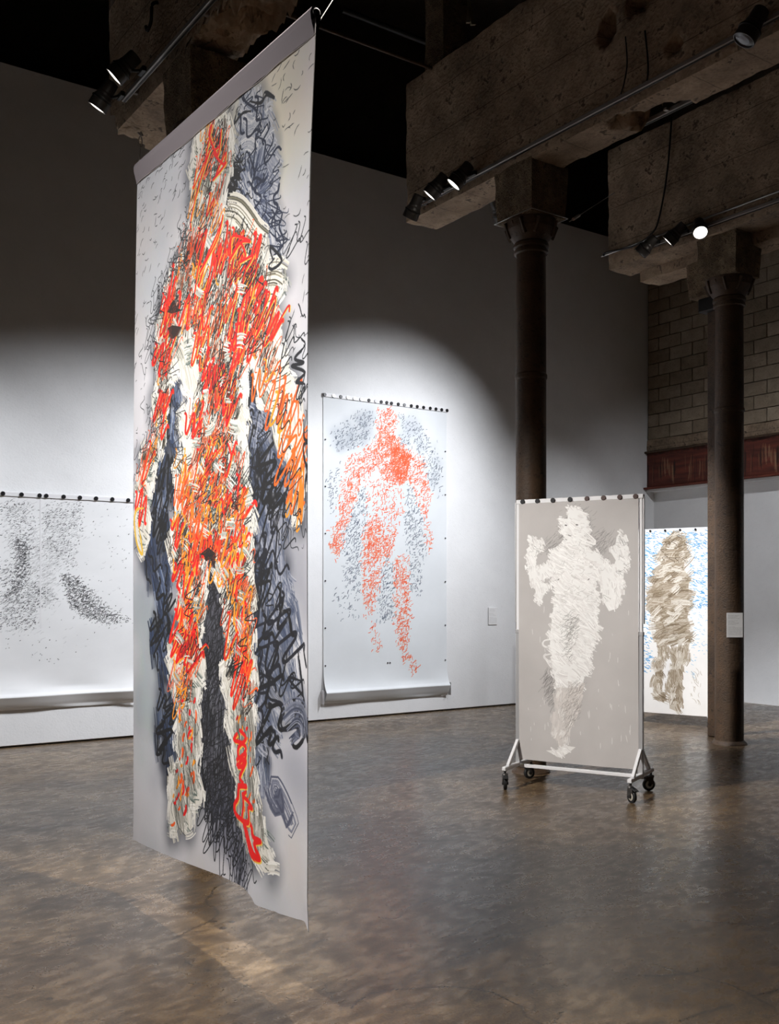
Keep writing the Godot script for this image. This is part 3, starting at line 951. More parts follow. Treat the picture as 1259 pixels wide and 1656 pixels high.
func paint_white_figure() -> Image:
	var im := paper_ground(512, 1040, c8(186, 182, 180), 0.05, 211)
	var S := {}
	for k in SHAPES_WHITE: S[k] = shape(im, SHAPES_WHITE[k])
	var lead := Color(c8(84, 82, 80), 0.45)
	dashes_in(im, S.hatch_a, 420, -0.75, 0.4, 26.0, 0.5, [lead, Color(c8(110, 108, 106), 0.45)], 0.15, 12.0)
	dashes_in(im, S.hatch_c, 120, -0.9, 0.3, 34.0, 0.5, [lead], 0.15, 6.0)
	var white := Color(c8(248, 247, 245), 0.9)
	var grey := Color(c8(216, 213, 211), 0.8)
	for part in ["legs", "belly", "chest", "face", "arm_a", "hand_a", "arm_b", "hand_b"]:
		fill(im, S[part], c8(238, 237, 235))
		var ang: float = {"face": 0.5, "chest": 0.5, "belly": 0.6, "legs": 0.55, "arm_a": 1.2, "hand_a": 0.9, "arm_b": 1.2, "hand_b": 1.1}[part]
		var wide: bool = part in ["chest", "belly", "legs"]
		bristles_in(im, S[part], int(area(S[part]) / 480.0) + 4, ang, 0.35, 74.0 if wide else 36.0, 24.0 if wide else 14.0, white, grey, 0.2)
		for q in along_edge(S[part], 12.0):
			if rng.randf() < 0.6:
				var d := Vector2.from_angle(ang + rng.randf_range(-0.5, 0.5)) * rng.randf_range(14, 40)
				bristle(im, arc(q[0], d, rng.randf_range(-0.15, 0.15)), rng.randf_range(8, 18), white, grey)
	bristle(im, smooth(S.beak, 5), 18.0, white, grey)
	fill(im, S.taper, c8(206, 201, 197))
	bristles_in(im, S.taper, 70, 1.7, 0.4, 70.0, 20.0, Color(c8(220, 214, 209), 0.6), Color(c8(198, 192, 188), 0.5), 0.15, 0.7)
	bristles_in(im, S.taper, 14, 1.9, 0.5, 50.0, 14.0, Color(c8(236, 233, 230), 0.7), Color(c8(214, 210, 206), 0.6), 0.2, 0.7)
	fill(im, S.foot, c8(228, 226, 223))
	bristles_in(im, S.foot, 22, 0.5, 0.6, 30.0, 9.0, white, grey)
	for part in ["loop_a", "loop_b"]: bristle(im, smooth(S[part], 6), 9.0, Color(white, 0.6), Color(grey, 0.6))
	for part in ["chest", "belly"]: bristles_in(im, S[part], 16, 0.6, 0.25, 34.0, 9.0, Color(c8(202, 199, 196), 0.55), Color(c8(232, 230, 228), 0.5), 0.15, 0.7)
	dashes_in(im, S.hatch_b, 200, -0.6, 0.7, 20.0, 0.5, [Color(c8(110, 108, 104), 0.6)], 0.2, 10.0)
	dashes_in(im, S.hatch_d, 190, -0.9, 0.4, 26.0, 0.5, [Color(c8(130, 124, 120), 0.55)], 0.2, 8.0)
	dashes_in(im, S.chest, 60, -0.7, 0.7, 18.0, 0.5, [Color(c8(130, 128, 124), 0.5)])
	var fb := bounds(S.face)
	for q in [Vector2(0.26, 0.52), Vector2(0.6, 0.52)]: dash(im, fb.position + fb.size * q, 0.1, 10.0, 2.0, Color(c8(70, 68, 66), 0.85))
	dash(im, fb.position + fb.size * Vector2(0.38, 0.8), 0.3, 14.0, 1.2, Color(c8(100, 98, 94), 0.8), 3.0)
	var cbb := bounds(S.chest)
	for q in [Vector2(0.17, 0.62), Vector2(0.72, 0.62)]: dash(im, cbb.position + cbb.size * q, -0.6, 9.0, 1.6, Color(c8(80, 78, 76), 0.9))
	for part in ["hand_a", "hand_b", "arm_b"]: scribbles_in(im, S[part], 8, 0.8, 0.9, 22.0, 3, 9.0, 0.5, [Color(c8(100, 98, 94), 0.6)])
	for k in 60:
		dash(im, Vector2(rng.randf_range(40, 480), rng.randf_range(430, 960)), 1.5 + rng.randf_range(-0.15, 0.15), rng.randf_range(8, 34), 0.9, Color(c8(228, 226, 224), 0.7))
	return im


func paint_brown_figure() -> Image:
	var im := paper_ground(512, 1100, c8(238, 234, 228), 0.04, 221)
	var S := {}
	for k in SHAPES_BROWN: S[k] = shape(im, SHAPES_BROWN[k])
	dashes_in(im, S.sky_a, 640, 0.25, 0.5, 20.0, 1.6, [Color(c8(84, 162, 208), 0.8), Color(c8(124, 182, 216), 0.7), Color(c8(54, 138, 200), 0.85)], 0.25, 8.0)
	dashes_in(im, S.sky_b, 80, 0.2, 0.5, 16.0, 1.3, [Color(c8(124, 182, 216), 0.7)], 0.2, 14.0)
	dashes_in(im, S.drips, 26, 1.2, 0.5, 30.0, 0.9, [Color(c8(150, 132, 108), 0.7)])
	var a := Color(c8(136, 118, 94), 0.5)
	var b := Color(c8(206, 195, 178), 0.5)
	for part in ["head", "leg_a", "leg_b", "torso", "foot"]:
		fill(im, S[part], c8(192, 180, 162))
		var ang: float = {"head": -0.5, "torso": -0.3, "leg_a": 1.5, "leg_b": 1.45, "foot": 0.4}[part]
		var big: bool = part in ["torso", "head"]
		bristles_in(im, S[part], int(area(S[part]) / 1100.0) + 8, ang, 0.5, 130.0 if big else 90.0, 44.0 if big else 34.0, a, b, 0.35, 0.85)
		bristles_in(im, S[part], int(area(S[part]) / 3600.0) + 2, ang, 0.5, 110.0 if big else 60.0, 34.0, Color(c8(104, 86, 64), 0.5), Color(c8(168, 152, 128), 0.45), 0.4, 0.75)
		bristles_in(im, S[part], int(area(S[part]) / 4200.0) + 2, ang, 0.5, 100.0 if big else 60.0, 30.0, Color(c8(232, 225, 214), 0.6), Color(c8(196, 184, 166), 0.5), 0.4, 0.75)
		for q in along_edge(S[part], 30.0):
			if rng.randf() < 0.5: bristle(im, arc(q[0], Vector2.from_angle(ang + rng.randf_range(-0.5, 0.5)) * rng.randf_range(30, 60), rng.randf_range(-0.2, 0.2)), rng.randf_range(12, 30), a, b, 0.7)
	for k in 10: scribble(im, within(S.head, bounds(S.head)), 0.3, 30.0, 3, 12.0, 1.4, Color(c8(90, 74, 54), 0.6))
	return im


func paint_orange_figure() -> Image:
	var im := paper_ground(720, 1430, c8(240, 244, 247), 0.03, 231)
	var S := {}
	for k in SHAPES_ORANGE: S[k] = shape(im, SHAPES_ORANGE[k])
	airbrush(im, S.slate_a, 60, 50.0, Color(c8(190, 198, 208), 0.2))
	airbrush(im, S.slate_b, 40, 50.0, Color(c8(190, 198, 208), 0.15))
	var o := [Color(c8(250, 98, 50), 0.85), Color(c8(250, 118, 74), 0.8), Color(c8(246, 84, 36), 0.85), Color(c8(250, 144, 106), 0.75)]
	var n := {"head": 230, "chest": 760, "heart": 300, "shoulder_a": 260, "arm_a": 380, "shoulder_b": 330, "arm_b": 50, "torso": 420, "hip": 620, "leg": 520, "foot": 60, "foot_faint": 34}
	for part in n: dashes_in(im, S[part], n[part], -0.9, 1.0, 16.0, 1.4, o, 0.3, 10.0)
	scribbles_in(im, S.heart, 40, -0.9, 0.6, 26.0, 4, 11.0, 1.3, [Color(c8(250, 92, 36), 0.7)])
	var s := [Color(c8(104, 114, 130), 0.7), Color(c8(136, 146, 160), 0.6), Color(c8(78, 88, 104), 0.75)]
	var m := {"slate_a": 260, "slate_b": 320, "band_a": 420, "band_b": 400, "band_c": 230, "band_d": 70, "band_e": 50}
	for part in m: dashes_in(im, S[part], m[part], -0.9, 0.7, 13.0, 1.3, s, 0.2, 14.0 if part.begins_with("slate") else 9.0)
	return im


func paint_black_marks() -> Image:
	var im := paper_ground(900, 970, c8(244, 245, 246), 0.03, 241)
	var S := {}
	for k in SHAPES_BLACK: S[k] = shape(im, SHAPES_BLACK[k])
	var k1 := [Color(c8(60, 60, 62), 0.8), Color(c8(100, 100, 102), 0.7), Color(c8(30, 30, 32), 0.85)]
	var g := [Color(c8(160, 160, 162), 0.45), Color(c8(130, 130, 132), 0.45)]
	for part in ["upper_a", "upper_b", "pencil", "lower_a"]: dashes_in(im, S[part], 560, -0.55, 0.4, 18.0, 0.6, g, 0.2, 16.0)
	var n := {"upper_a": 360, "core_a": 520, "upper_b": 280, "core_b": 950, "side_b": 300, "lower_a": 420, "left_mass": 800}
	for part in n: dashes_in(im, S[part], n[part], -0.4, 0.6, 9.0, 0.95, k1, 0.25, 16.0 if part.begins_with("upper") else 10.0)
	dashes_in(im, S.scatter, 190, -0.8, 0.7, 5.0, 1.0, k1)
	dashes_in(im, S.scatter, 140, -0.5, 0.5, 14.0, 0.5, g)
	return im


func paint_label(w: int, h: int, sd: int, light: Color, text: Color) -> Image:
	var im := Image.create_empty(w, h, false, Image.FORMAT_RGBA8)
	im.fill(light)
	var r := RandomNumberGenerator.new()
	r.seed = sd
	var y := int(h * 0.1)
	var row := 0
	while y < h * 0.92:
		if row == 4 or row == 9: y += int(h * 0.05)
		var x := int(w * 0.1)
		var end := w * (0.9 if row > 9 else r.randf_range(0.45, 0.8))
		while x < end:
			var l := r.randi_range(3, 9)
			im.fill_rect(Rect2i(x, y, l, 2), text)
			x += l + 3
		y += int(h * 0.037) + 1
		row += 1
	return im


# ------------------------------------------------------------------ the setting
func build_room() -> void:
	# floor with its own texture coordinates: fine surface every 2.6 m, stains every 9 m
	var s := Shape.new()
	var lo := Vector2(-6.2, -10.3)
	var hi := Vector2(12.0, 4.2)
	s.box(Vector3((lo.x + hi.x) / 2, -0.1, (lo.y + hi.y) / 2), Vector3(hi.x - lo.x, 0.2, hi.y - lo.y))
	var a := s.v
	var t1 := PackedVector2Array()
	var t2 := PackedVector2Array()
	for p in a:
		t1.append(Vector2(p.x * 0.97 - p.z * 0.24, p.z * 0.97 + p.x * 0.24) / 2.6)
		t2.append(Vector2(p.x + 0.7, p.z) / 9.0)
	var arr := []
	arr.resize(Mesh.ARRAY_MAX)
	arr[Mesh.ARRAY_VERTEX] = s.v
	arr[Mesh.ARRAY_NORMAL] = s.n
	arr[Mesh.ARRAY_TEX_UV] = t1
	arr[Mesh.ARRAY_TEX_UV2] = t2
	var fm := ArrayMesh.new()
	fm.add_surface_from_arrays(Mesh.PRIMITIVE_TRIANGLES, arr)
	tag(put("floor", fm, M.floor), "polished brown grey concrete floor with stains and fine cracks", "floor", "", "structure")
	# the long white partition stands in front of the taller dark brick wall
	tag(put("wall_back", box_mesh(Vector3(17.9, 6.56, 0.22), 0.006, P(2.85, 3.295, 10.16)), M.plaster), "tall white gallery wall behind the two paper drawings", "wall", "", "structure")
	tag(put("baseboard_back", box_mesh(Vector3(17.9, 0.016, 0.2), 0.0, P(2.85, 0.008, 10.17)), M.dark_metal), "dark shadow gap along the foot of the white gallery wall", "baseboard", "", "structure")
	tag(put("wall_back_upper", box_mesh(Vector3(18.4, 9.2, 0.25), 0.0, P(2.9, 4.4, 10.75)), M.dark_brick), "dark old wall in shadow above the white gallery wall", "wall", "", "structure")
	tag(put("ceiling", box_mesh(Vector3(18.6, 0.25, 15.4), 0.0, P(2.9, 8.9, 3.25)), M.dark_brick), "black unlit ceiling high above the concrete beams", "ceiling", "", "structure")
	tag(put("wall_left", box_mesh(Vector3(0.25, 9.0, 15.2), 0.0, P(-6.1, 4.4, 3.3)), M.old_wall), "grey side wall left of the camera", "wall", "", "structure")
	tag(put("wall_front", box_mesh(Vector3(18.2, 9.0, 0.25), 0.0, P(2.9, 4.4, -4.2)), M.old_wall), "grey wall behind the camera", "wall", "", "structure")
	build_right_wall()


func build_right_wall() -> void:
	var w := thing("wall_right", "right wall of dim concrete blocks over a rusty lintel and white plaster", "wall", P(11.7, 0, 6), 0.0, "", "structure")
	var put_at := func(called: String, mesh: Mesh, m: Material, c: Vector3) -> void:
		var o := put(called, mesh, m, w)
		o.position = c - w.position
	put_at.call("plaster_panel", box_mesh(Vector3(0.2, 3.02, 14.2), 0.004), M.plaster, P(11.84, 1.5, 3.05))
	put_at.call("soffit", box_mesh(Vector3(0.3, 0.03, 14.2), 0.0), M.plaster, P(11.72, 2.985, 3.05))
	put_at.call("mortar_bed", box_mesh(Vector3(0.24, 5.1, 14.2), 0.0), M.mortar, P(11.733, 6.26, 3.05))
	var sill := rough_block(Vector3(-0.17, -0.085, -2.6), Vector3(0.17, 0.085, 2.6), 0.035, 0.012, 0.035)
	put_at.call("concrete_sill", sill, M.concrete, P(11.75, 3.645, 7.45))
	# concrete blocks in running bond, each its own piece
	var kinds := []
	for k in 3: kinds.append(rough_block(Vector3(-0.02, -0.0865, -0.193), Vector3(0.02, 0.0865, 0.193), 0.045 + k * 0.004, 0.0035 + 0.001 * k, 0.008, [], [0, 2, 3, 4, 5]))
	var half := rough_block(Vector3(-0.02, -0.0865, -0.093), Vector3(0.02, 0.0865, 0.093), 0.045, 0.0035, 0.008, [], [0, 2, 3, 4, 5])
	for row in 19:
		var y := 3.73 + 0.092 + row * 0.184
		for k in 9:
			var v := 9.83 - k * 0.399 - (0.0 if row % 2 == 0 else 0.2)
			if row % 2 == 1 and k == 0: put_at.call("block", half, M.block[(row * 3) % 4], P(11.605, y, 9.93))
			put_at.call("block", kinds[(row * 5 + k * 7) % 3], M.block[(row * 3 + k * 5 + (k * row) % 3) % 4], P(11.605 + rng.randf_range(-0.003, 0.003), y, v))
	# rusty steel channel that carries the blocks
	var l := thing("steel_lintel", "rusty red steel channel lintel with pale drip stains under the blocks", "lintel", P(11.6, 3.0, 7.5), 0.0, "", "structure")
	put("web", box_mesh(Vector3(0.03, 0.5, 5.1), 0.004, Vector3(0.0, 0.29, 0)), drip_material(), l)
	put("flange", box_mesh(Vector3(0.13, 0.03, 5.1), 0.006, Vector3(-0.03, 0.015, 0)), M.rust_red, l)
	put("flange", box_mesh(Vector3(0.11, 0.028, 5.1), 0.006, Vector3(-0.02, 0.545, 0)), M.rust, l)


func drip_material() -> StandardMaterial3D:
	var w := 512
	var im := paper_ground(w, 256, c8(96, 44, 32), 0.5, 251)
	for k in 60:
		var x := rng.randf() * w
		var y := rng.randf_range(6, 90)
		var c: Color = [Color(c8(176, 150, 116), 0.16), Color(c8(50, 28, 22), 0.3), Color(c8(130, 92, 66), 0.2)][k % 3]
		stroke(im, PackedVector2Array([Vector2(x, y), Vector2(x + rng.randf_range(-3, 3), y + 60), Vector2(x + rng.randf_range(-5, 5), y + rng.randf_range(80, 170))]), rng.randf_range(0.7, 5.0), c)
	for k in 90: stamp(im, dot(14, Color(c8(30, 20, 16), 0.3), 1.0), Vector2(rng.randf() * w, 235 + rng.randf_range(-14, 20)))
	im.convert(Image.FORMAT_RGB8)
	var m := surface(Color.WHITE, 0.7)
	m.albedo_texture = ImageTexture.create_from_image(im)
	m.uv1_triplanar = true
	m.uv1_scale = Vector3(0.6, 1.96, 0.6)
	m.uv1_offset = Vector3(0, 0.06, 0)
	return m


func build_beams() -> void:
	var B0 := 4.985
	var data := [
		["concrete_beam", "massive dark concrete beam at upper left behind the hanging banner", 2.65, 7.62, [[P(2.65, 4.97, 7.62), Vector3(0.3, 0.24, 0.3), Vector3(0, 0.0, 0.17)], [P(2.9, 4.98, 6.0), Vector3(0.5, 0.2, 0.5), Vector3(0.02, 0.1, 0)], [P(2.8, 4.98, 5.2), Vector3(0.3, 0.2, 0.6), Vector3(0.0, 0.13, 0)]]],
		["concrete_beam", "massive cracked concrete beam with one long track, top centre to top right", 5.55, 7.73, [[P(5.55, 5.651, 5.179), Vector3(0.1, 0.12, 0.07), Vector3(0.26, 0, 0)], [P(5.55, 5.253, 4.572), Vector3(0.1, 0.06, 0.06), Vector3(0.16, 0, 0)], [P(5.55, 5.72, 4.86), Vector3(0.1, 0.1, 0.13), Vector3(0.14, 0, 0)], [P(5.87, 4.98, 4.93), Vector3(0.17, 0.3, 0.24), Vector3(-0.02, 0.36, 0)], [P(5.7, 4.98, 5.12), Vector3(0.12, 0.12, 0.15), Vector3(0, 0.09, 0)]]],
		["concrete_beam", "massive concrete beam with dark stained face, right of the middle beam", 8.18, 7.64, [[P(8.18, 5.1, 7.2), Vector3(0.05, 0.05, 0.05), Vector3(0.05, 0, 0)]]],
	]
	for d in data:
		var hollows := []
		var c := P(d[2], B0, 3.0)
		for h in d[4]: hollows.append([h[0] - c, h[1], h[2]])
		var m := rough_block(P(d[2], B0, d[3]) - c, P(d[2] + 0.36, 6.29, -1.4) - c, 0.036, 0.011, 0.03, hollows)
		var o := put(d[0], m, M.concrete)
		o.position = c
		tag(o, d[1], "beam", "", "structure")
	var ledge := put("concrete_ledge", rough_block(Vector3(-0.16, 0, -4.4), Vector3(0.16, 0.5, 4.4), 0.06, 0.012, 0.05), M.concrete)
	ledge.position = P(8.66, 4.87, 3.08)
	tag(ledge, "paler lower concrete ledge along the far underside of the right beam", "ledge", "", "structure")
	# the beam over the camera carries the lamps for the banner
	var o := put("concrete_beam", box_mesh(Vector3(0.36, 1.3, 9.1), 0.02), M.concrete)
	o.position = P(-0.55, 5.635, 3.18)
	tag(o, "concrete beam overhead, out of the picture above the camera", "beam", "", "structure")
	o = put("concrete_beam", box_mesh(Vector3(0.36, 1.3, 9.1), 0.02), M.concrete)
	o.position = P(-3.2, 5.635, 3.18)
	tag(o, "concrete beam overhead, out of the picture left of the camera", "beam", "", "structure")
	var post := put("plaster_post", rough_block(Vector3(-0.14, 0, -0.14), Vector3(0.14, 2.5, 0.14), 0.06, 0.02, 0.03), M.concrete_rough)
	post.position = P(5.73, 6.28, 7.35)
	tag(post, "peeling plastered post standing on the middle concrete beam", "post", "", "structure")


func build_columns() -> void:
	var spec := [
		["cast iron column hidden behind the hanging banner", 2.83, 6.25, 0.128],
		["round rusty iron column behind the grey rolling display", 5.755, 6.23, 0.126],
		["round rusty iron column with a text label, right of the rolling displays", 8.43, 6.27, 0.137],
	]
	for d in spec:
		var c := thing("iron_column", d[0], "column", P(d[1], 0, d[2]), 0.0, "", "structure")
		var r: float = d[3]
		var s := Shape.new()
		s.lathe([Vector2(r, 0.02), Vector2(r, 3.26), Vector2(r + 0.008, 3.275), Vector2(r + 0.008, 3.3), Vector2(r, 3.315), Vector2(r * 0.97, 4.36)], 40)
		put("shaft", s.mesh(), M.rust, c)
		var foot := Shape.new()
		foot.lathe([Vector2(r + 0.035, 0.0), Vector2(r + 0.03, 0.012), Vector2(r + 0.012, 0.03), Vector2(r - 0.01, 0.045)], 40)
		put("grout_collar", foot.mesh(), M.rust, c)
		var cap := Shape.new()
		cap.lathe([Vector2(r, 4.3), Vector2(r + 0.015, 4.31), Vector2(r + 0.015, 4.335), Vector2(r + 0.003, 4.34), Vector2(r + 0.003, 4.35), Vector2(r + 0.02, 4.36), Vector2(r + 0.02, 4.385), Vector2(r + 0.01, 4.4), Vector2(r + 0.04, 4.44), Vector2(r + 0.075, 4.5), Vector2(r + 0.085, 4.56), Vector2(r + 0.085, 4.58), Vector2(0.0, 4.585)], 32)
		put("capital", cap.mesh(), M.rust, c)
		var rib := box_mesh(Vector3(0.018, 0.13, 0.05), 0.004)
		for k in 4:   # flared cheeks under the block
			var b := Basis(Vector3.UP, k * PI / 2)
			for q in [-0.11, 0.0, 0.11]:
				put("bracket_rib", rib, M.rust, c).transform = Transform3D(b * Basis(Vector3.RIGHT, 0.45), b * Vector3(q * 0.85, 4.5, r + 0.042))
		var blk := put("bearing_block", rough_block(Vector3(-0.21, 0, -0.235), Vector3(0.21, 0.43, 0.235), 0.03, 0.012, 0.025, [], [0, 1, 2, 3, 4, 5], 0.09), M.concrete_rough, c)
		blk.position = Vector3(0, 4.575, 0)
	# slender post that shares the third beam's far ledge
	var p := thing("steel_post", "slender dark steel post close behind the column with the label", "post", P(8.715, 0, 6.66), 0.0, "", "structure")
	put("shaft", box_mesh(Vector3(0.11, 4.5, 0.11), 0.012, Vector3(0, 2.25, 0)), M.rust, p)
	put("shoe", box_mesh(Vector3(0.22, 0.14, 0.22), 0.01, Vector3(-0.02, 4.46, 0)), M.dark_metal, p)
	var blk2 := put("bearing_block", rough_block(Vector3(-0.17, 0, -0.19), Vector3(0.17, 0.36, 0.19), 0.03, 0.01, 0.02, [], [0, 1, 2, 3, 4, 5], 0.14), M.concrete_rough, p)
	blk2.position = Vector3(-0.06, 4.53, 0)


# ------------------------------------------------------------------ lamps on tracks
func track(label: String, u: float, y: float, v0: float, v1: float, m: Material, side := 1.0, called := "lighting_track") -> void:
	var t := thing(called, label, "track", P(u, y, v0))
	var l := v0 - v1
	var s := Shape.new()
	s.box(Vector3(0, 0, l / 2), Vector3(0.036, 0.034, l), 0.004)
	put("rail", s.mesh(), m, t)
	var g := Shape.new()
	g.box(Vector3(0, -0.018, l / 2), Vector3(0.012, 0.006, l - 0.02), 0.0)
	put("slot", g.mesh(), M.dark_metal, t)
	var clip := box_mesh(Vector3(0.05, 0.02, 0.03), 0.003)
	var k := 0.15
	while k < l:
		put("wall_clip", clip, m, t).position = Vector3(0.03 * side, 0.0, k)
		k += 1.2


func lamp(label: String, at: Vector3, aim: Vector3, energy: float, angle: float, foot: Vector3, warm: Color, lit := true) -> void:
	var group := "track spotlights"
	var t := thing("track_spotlight", label, "spotlight", at, 0.0, group)
	var dir := (aim - at).normalized()
	var xf := along(Vector3.ZERO, dir)   # local y points where the lamp shines
	xf.basis = xf.basis.scaled(Vector3.ONE * 1.12)
	var s := Shape.new()
	s.lathe([Vector2(0, -0.105), Vector2(0.038, -0.105), Vector2(0.045, -0.1), Vector2(0.047, -0.03), Vector2(0.051, -0.02), Vector2(0.051, -0.006), Vector2(0.061, 0.012), Vector2(0.063, 0.03), Vector2(0.065, 0.085), Vector2(0.063, 0.088), Vector2(0.058, 0.088), Vector2(0.057, 0.08)], 28, xf)
	put("housing", s.mesh(), M.black_metal, t)
	var r := Shape.new()
	r.lathe([Vector2(0.062, 0.018), Vector2(0.0675, 0.02), Vector2(0.0675, 0.03), Vector2(0.063, 0.032)], 28, xf)
	put("bezel_ring", r.mesh(), M.dark_metal, t)
	var q := Shape.new()
	q.lathe([Vector2(0.0575, 0.079), Vector2(0.057, 0.082), Vector2(0.034, 0.087), Vector2(0, 0.089)], 28, xf)
	put("lens", q.mesh(), M.lens if lit else M.lens_off, t)
	var side := foot - at
	var y := Shape.new()
	y.tube([Vector3.ZERO, side * 0.55 + Vector3(0, -0.01, 0), side * 0.9], 0.011, 8)
	y.box(side * 0.95, Vector3(0.03, 0.035, 0.1), 0.004)
	put("arm", y.mesh(), M.dark_metal, t)
	if not lit: return
	var sp := SpotLight3D.new()
	sp.name = "lamp_light"
	sp.position = dir * 0.112
	sp.basis = Basis.looking_at(dir, Vector3.UP if absf(dir.y) < 0.95 else Vector3.RIGHT)
	sp.light_color = warm
	sp.light_energy = energy
	sp.spot_angle = angle
	sp.spot_angle_attenuation = 1.0
	sp.spot_range = 30.0
	sp.spot_attenuation = 2.0
	sp.light_size = 0.04
	sp.shadow_enabled = true
	t.add_child(sp)


func build_lamps() -> void:
	track("grey lighting track along the upper left concrete beam", 2.6, 5.09, 7.15, -1.0, M.track)
	track("long grey lighting track along the middle concrete beam", 5.5, 5.05, 7.55, -1.0, M.track)
	track("pale lighting track on the far side of the middle beam, seen through its broken edge", 5.955, 5.06, 7.5, -1.0, M.track, -1.0)
	track("lighting track along the right concrete beam below its thin conduit", 8.13, 5.06, 7.1, -1.0, M.track)
	track("lighting track on the beam above the camera", -0.33, 5.05, 7.4, -1.2, M.track)
	track("short lighting track on the far side of the right beam, out of the picture", 8.84, 5.05, 5.0, 2.0, M.track, -1.0)
	track("short lighting track on the right wall, out of the picture", 11.54, 5.05, 6.9, 4.0, M.track)
	var cool := c8(248, 250, 255)
	track("lighting track on the beam left of the camera", -2.98, 5.05, 7.4, -1.2, M.track)
	var neutral := c8(255, 251, 246)
	var day := c8(255, 248, 236)
	# left beam
	lamp("lit spotlight at the free end of the upper left beam", P(2.47, 5.1, 7.2), P(0.1, 0.1, 9.8), 11.0, 44.0, P(2.565, 5.09, 7.1), cool)
	lamp("lit spotlight second from the free end of the upper left beam", P(2.46, 5.12, 6.76), P(-1.6, 0.4, 9.8), 11.0, 42.0, P(2.565, 5.09, 6.68), cool)
	# middle beam
	lamp("spotlight turned down, nearest the free end of the middle beam", P(5.42, 5.0, 7.42), P(5.0, 1.3, 10.05), 8.0, 38.0, P(5.465, 5.06, 7.36), cool)
	lamp("lit spotlight second from the free end of the middle beam", P(5.40, 5.07, 7.06), P(3.07, 0.9, 10.05), 12.5, 36.0, P(5.465, 5.05, 6.98), cool)
	lamp("lit spotlight third from the free end of the middle beam", P(5.40, 5.05, 6.72), P(2.3, 0.1, 9.67), 12.5, 38.0, P(5.465, 5.05, 6.64), cool)
	lamp("spotlight on the far side of the middle beam by the first column", P(6.03, 4.95, 6.95), P(9.1, 0.6, 7.45), 42.0, 22.0, P(5.985, 5.06, 6.95), cool)
	# right beam
	lamp("spotlight nearest the free end of the right beam, its lens turned away", P(8.05, 5.04, 6.98), P(6.9, 2.35, 10.05), 11.8, 37.0, P(8.095, 5.06, 6.9), cool)
	lamp("spotlight second from the free end of the right beam, its lens turned away", P(8.05, 5.06, 6.62), P(6.3, 1.7, 10.05), 12.6, 36.0, P(8.095, 5.06, 6.54), cool)
	lamp("bright spotlight facing the room beside the column with the label", P(8.04, 5.03, 6.32), P(5.2, 0.6, 3.4), 2.6, 34.0, P(8.095, 5.06, 6.4), day)
	# out of the picture: lamps for the banner, the rolling displays and the floor
	lamp("spotlight above the camera aimed at the right half of the banner", P(-0.3, 4.95, 2.7), P(1.7, -0.2, 3.6), 12.5, 32.0, P(-0.365, 5.05, 2.7), neutral)
	lamp("spotlight above the camera aimed at the left half of the banner", P(-0.3, 4.95, 3.7), P(1.7, -0.2, 4.3), 14.5, 32.0, P(-0.365, 5.05, 3.7), neutral)
	lamp("spotlight far left of the camera aimed at the whole banner", P(-2.95, 4.95, 5.7), P(1.78, 2.3, 3.85), 26.0, 20.0, P(-3.015, 5.05, 5.7), neutral)
	lamp("spotlight above the camera aimed past the banner at the grey rolling display", P(-0.3, 4.95, 5.5), P(5.6, 0.8, 5.5), 54.0, 18.0, P(-0.365, 5.05, 5.5), neutral)
	lamp("spotlight on the left beam aimed down at the near floor", P(2.5, 5.0, 2.9), P(0.9, 0.0, 4.4), 30.0, 25.0, P(2.565, 5.09, 2.9), day)
	lamp("dark unlit spotlight on the middle beam at the top right corner", P(5.4, 5.0, 3.85), P(3.6, 1.0, 5.4), 0.0, 22.0, P(5.465, 5.05, 3.85), day, false)
	lamp("spotlight behind the right beam, out of the picture, aimed at the right wall", P(8.92, 5.0, 4.0), P(11.7, 1.1, 7.8), 13.0, 38.0, P(8.855, 5.05, 4.0), cool)
	lamp("spotlight high on the right wall, out of the picture, aimed at the far corner", P(11.4, 5.0, 6.4), P(8.6, 0.2, 9.9), 12.0, 32.0, P(11.5, 5.05, 6.4), cool)


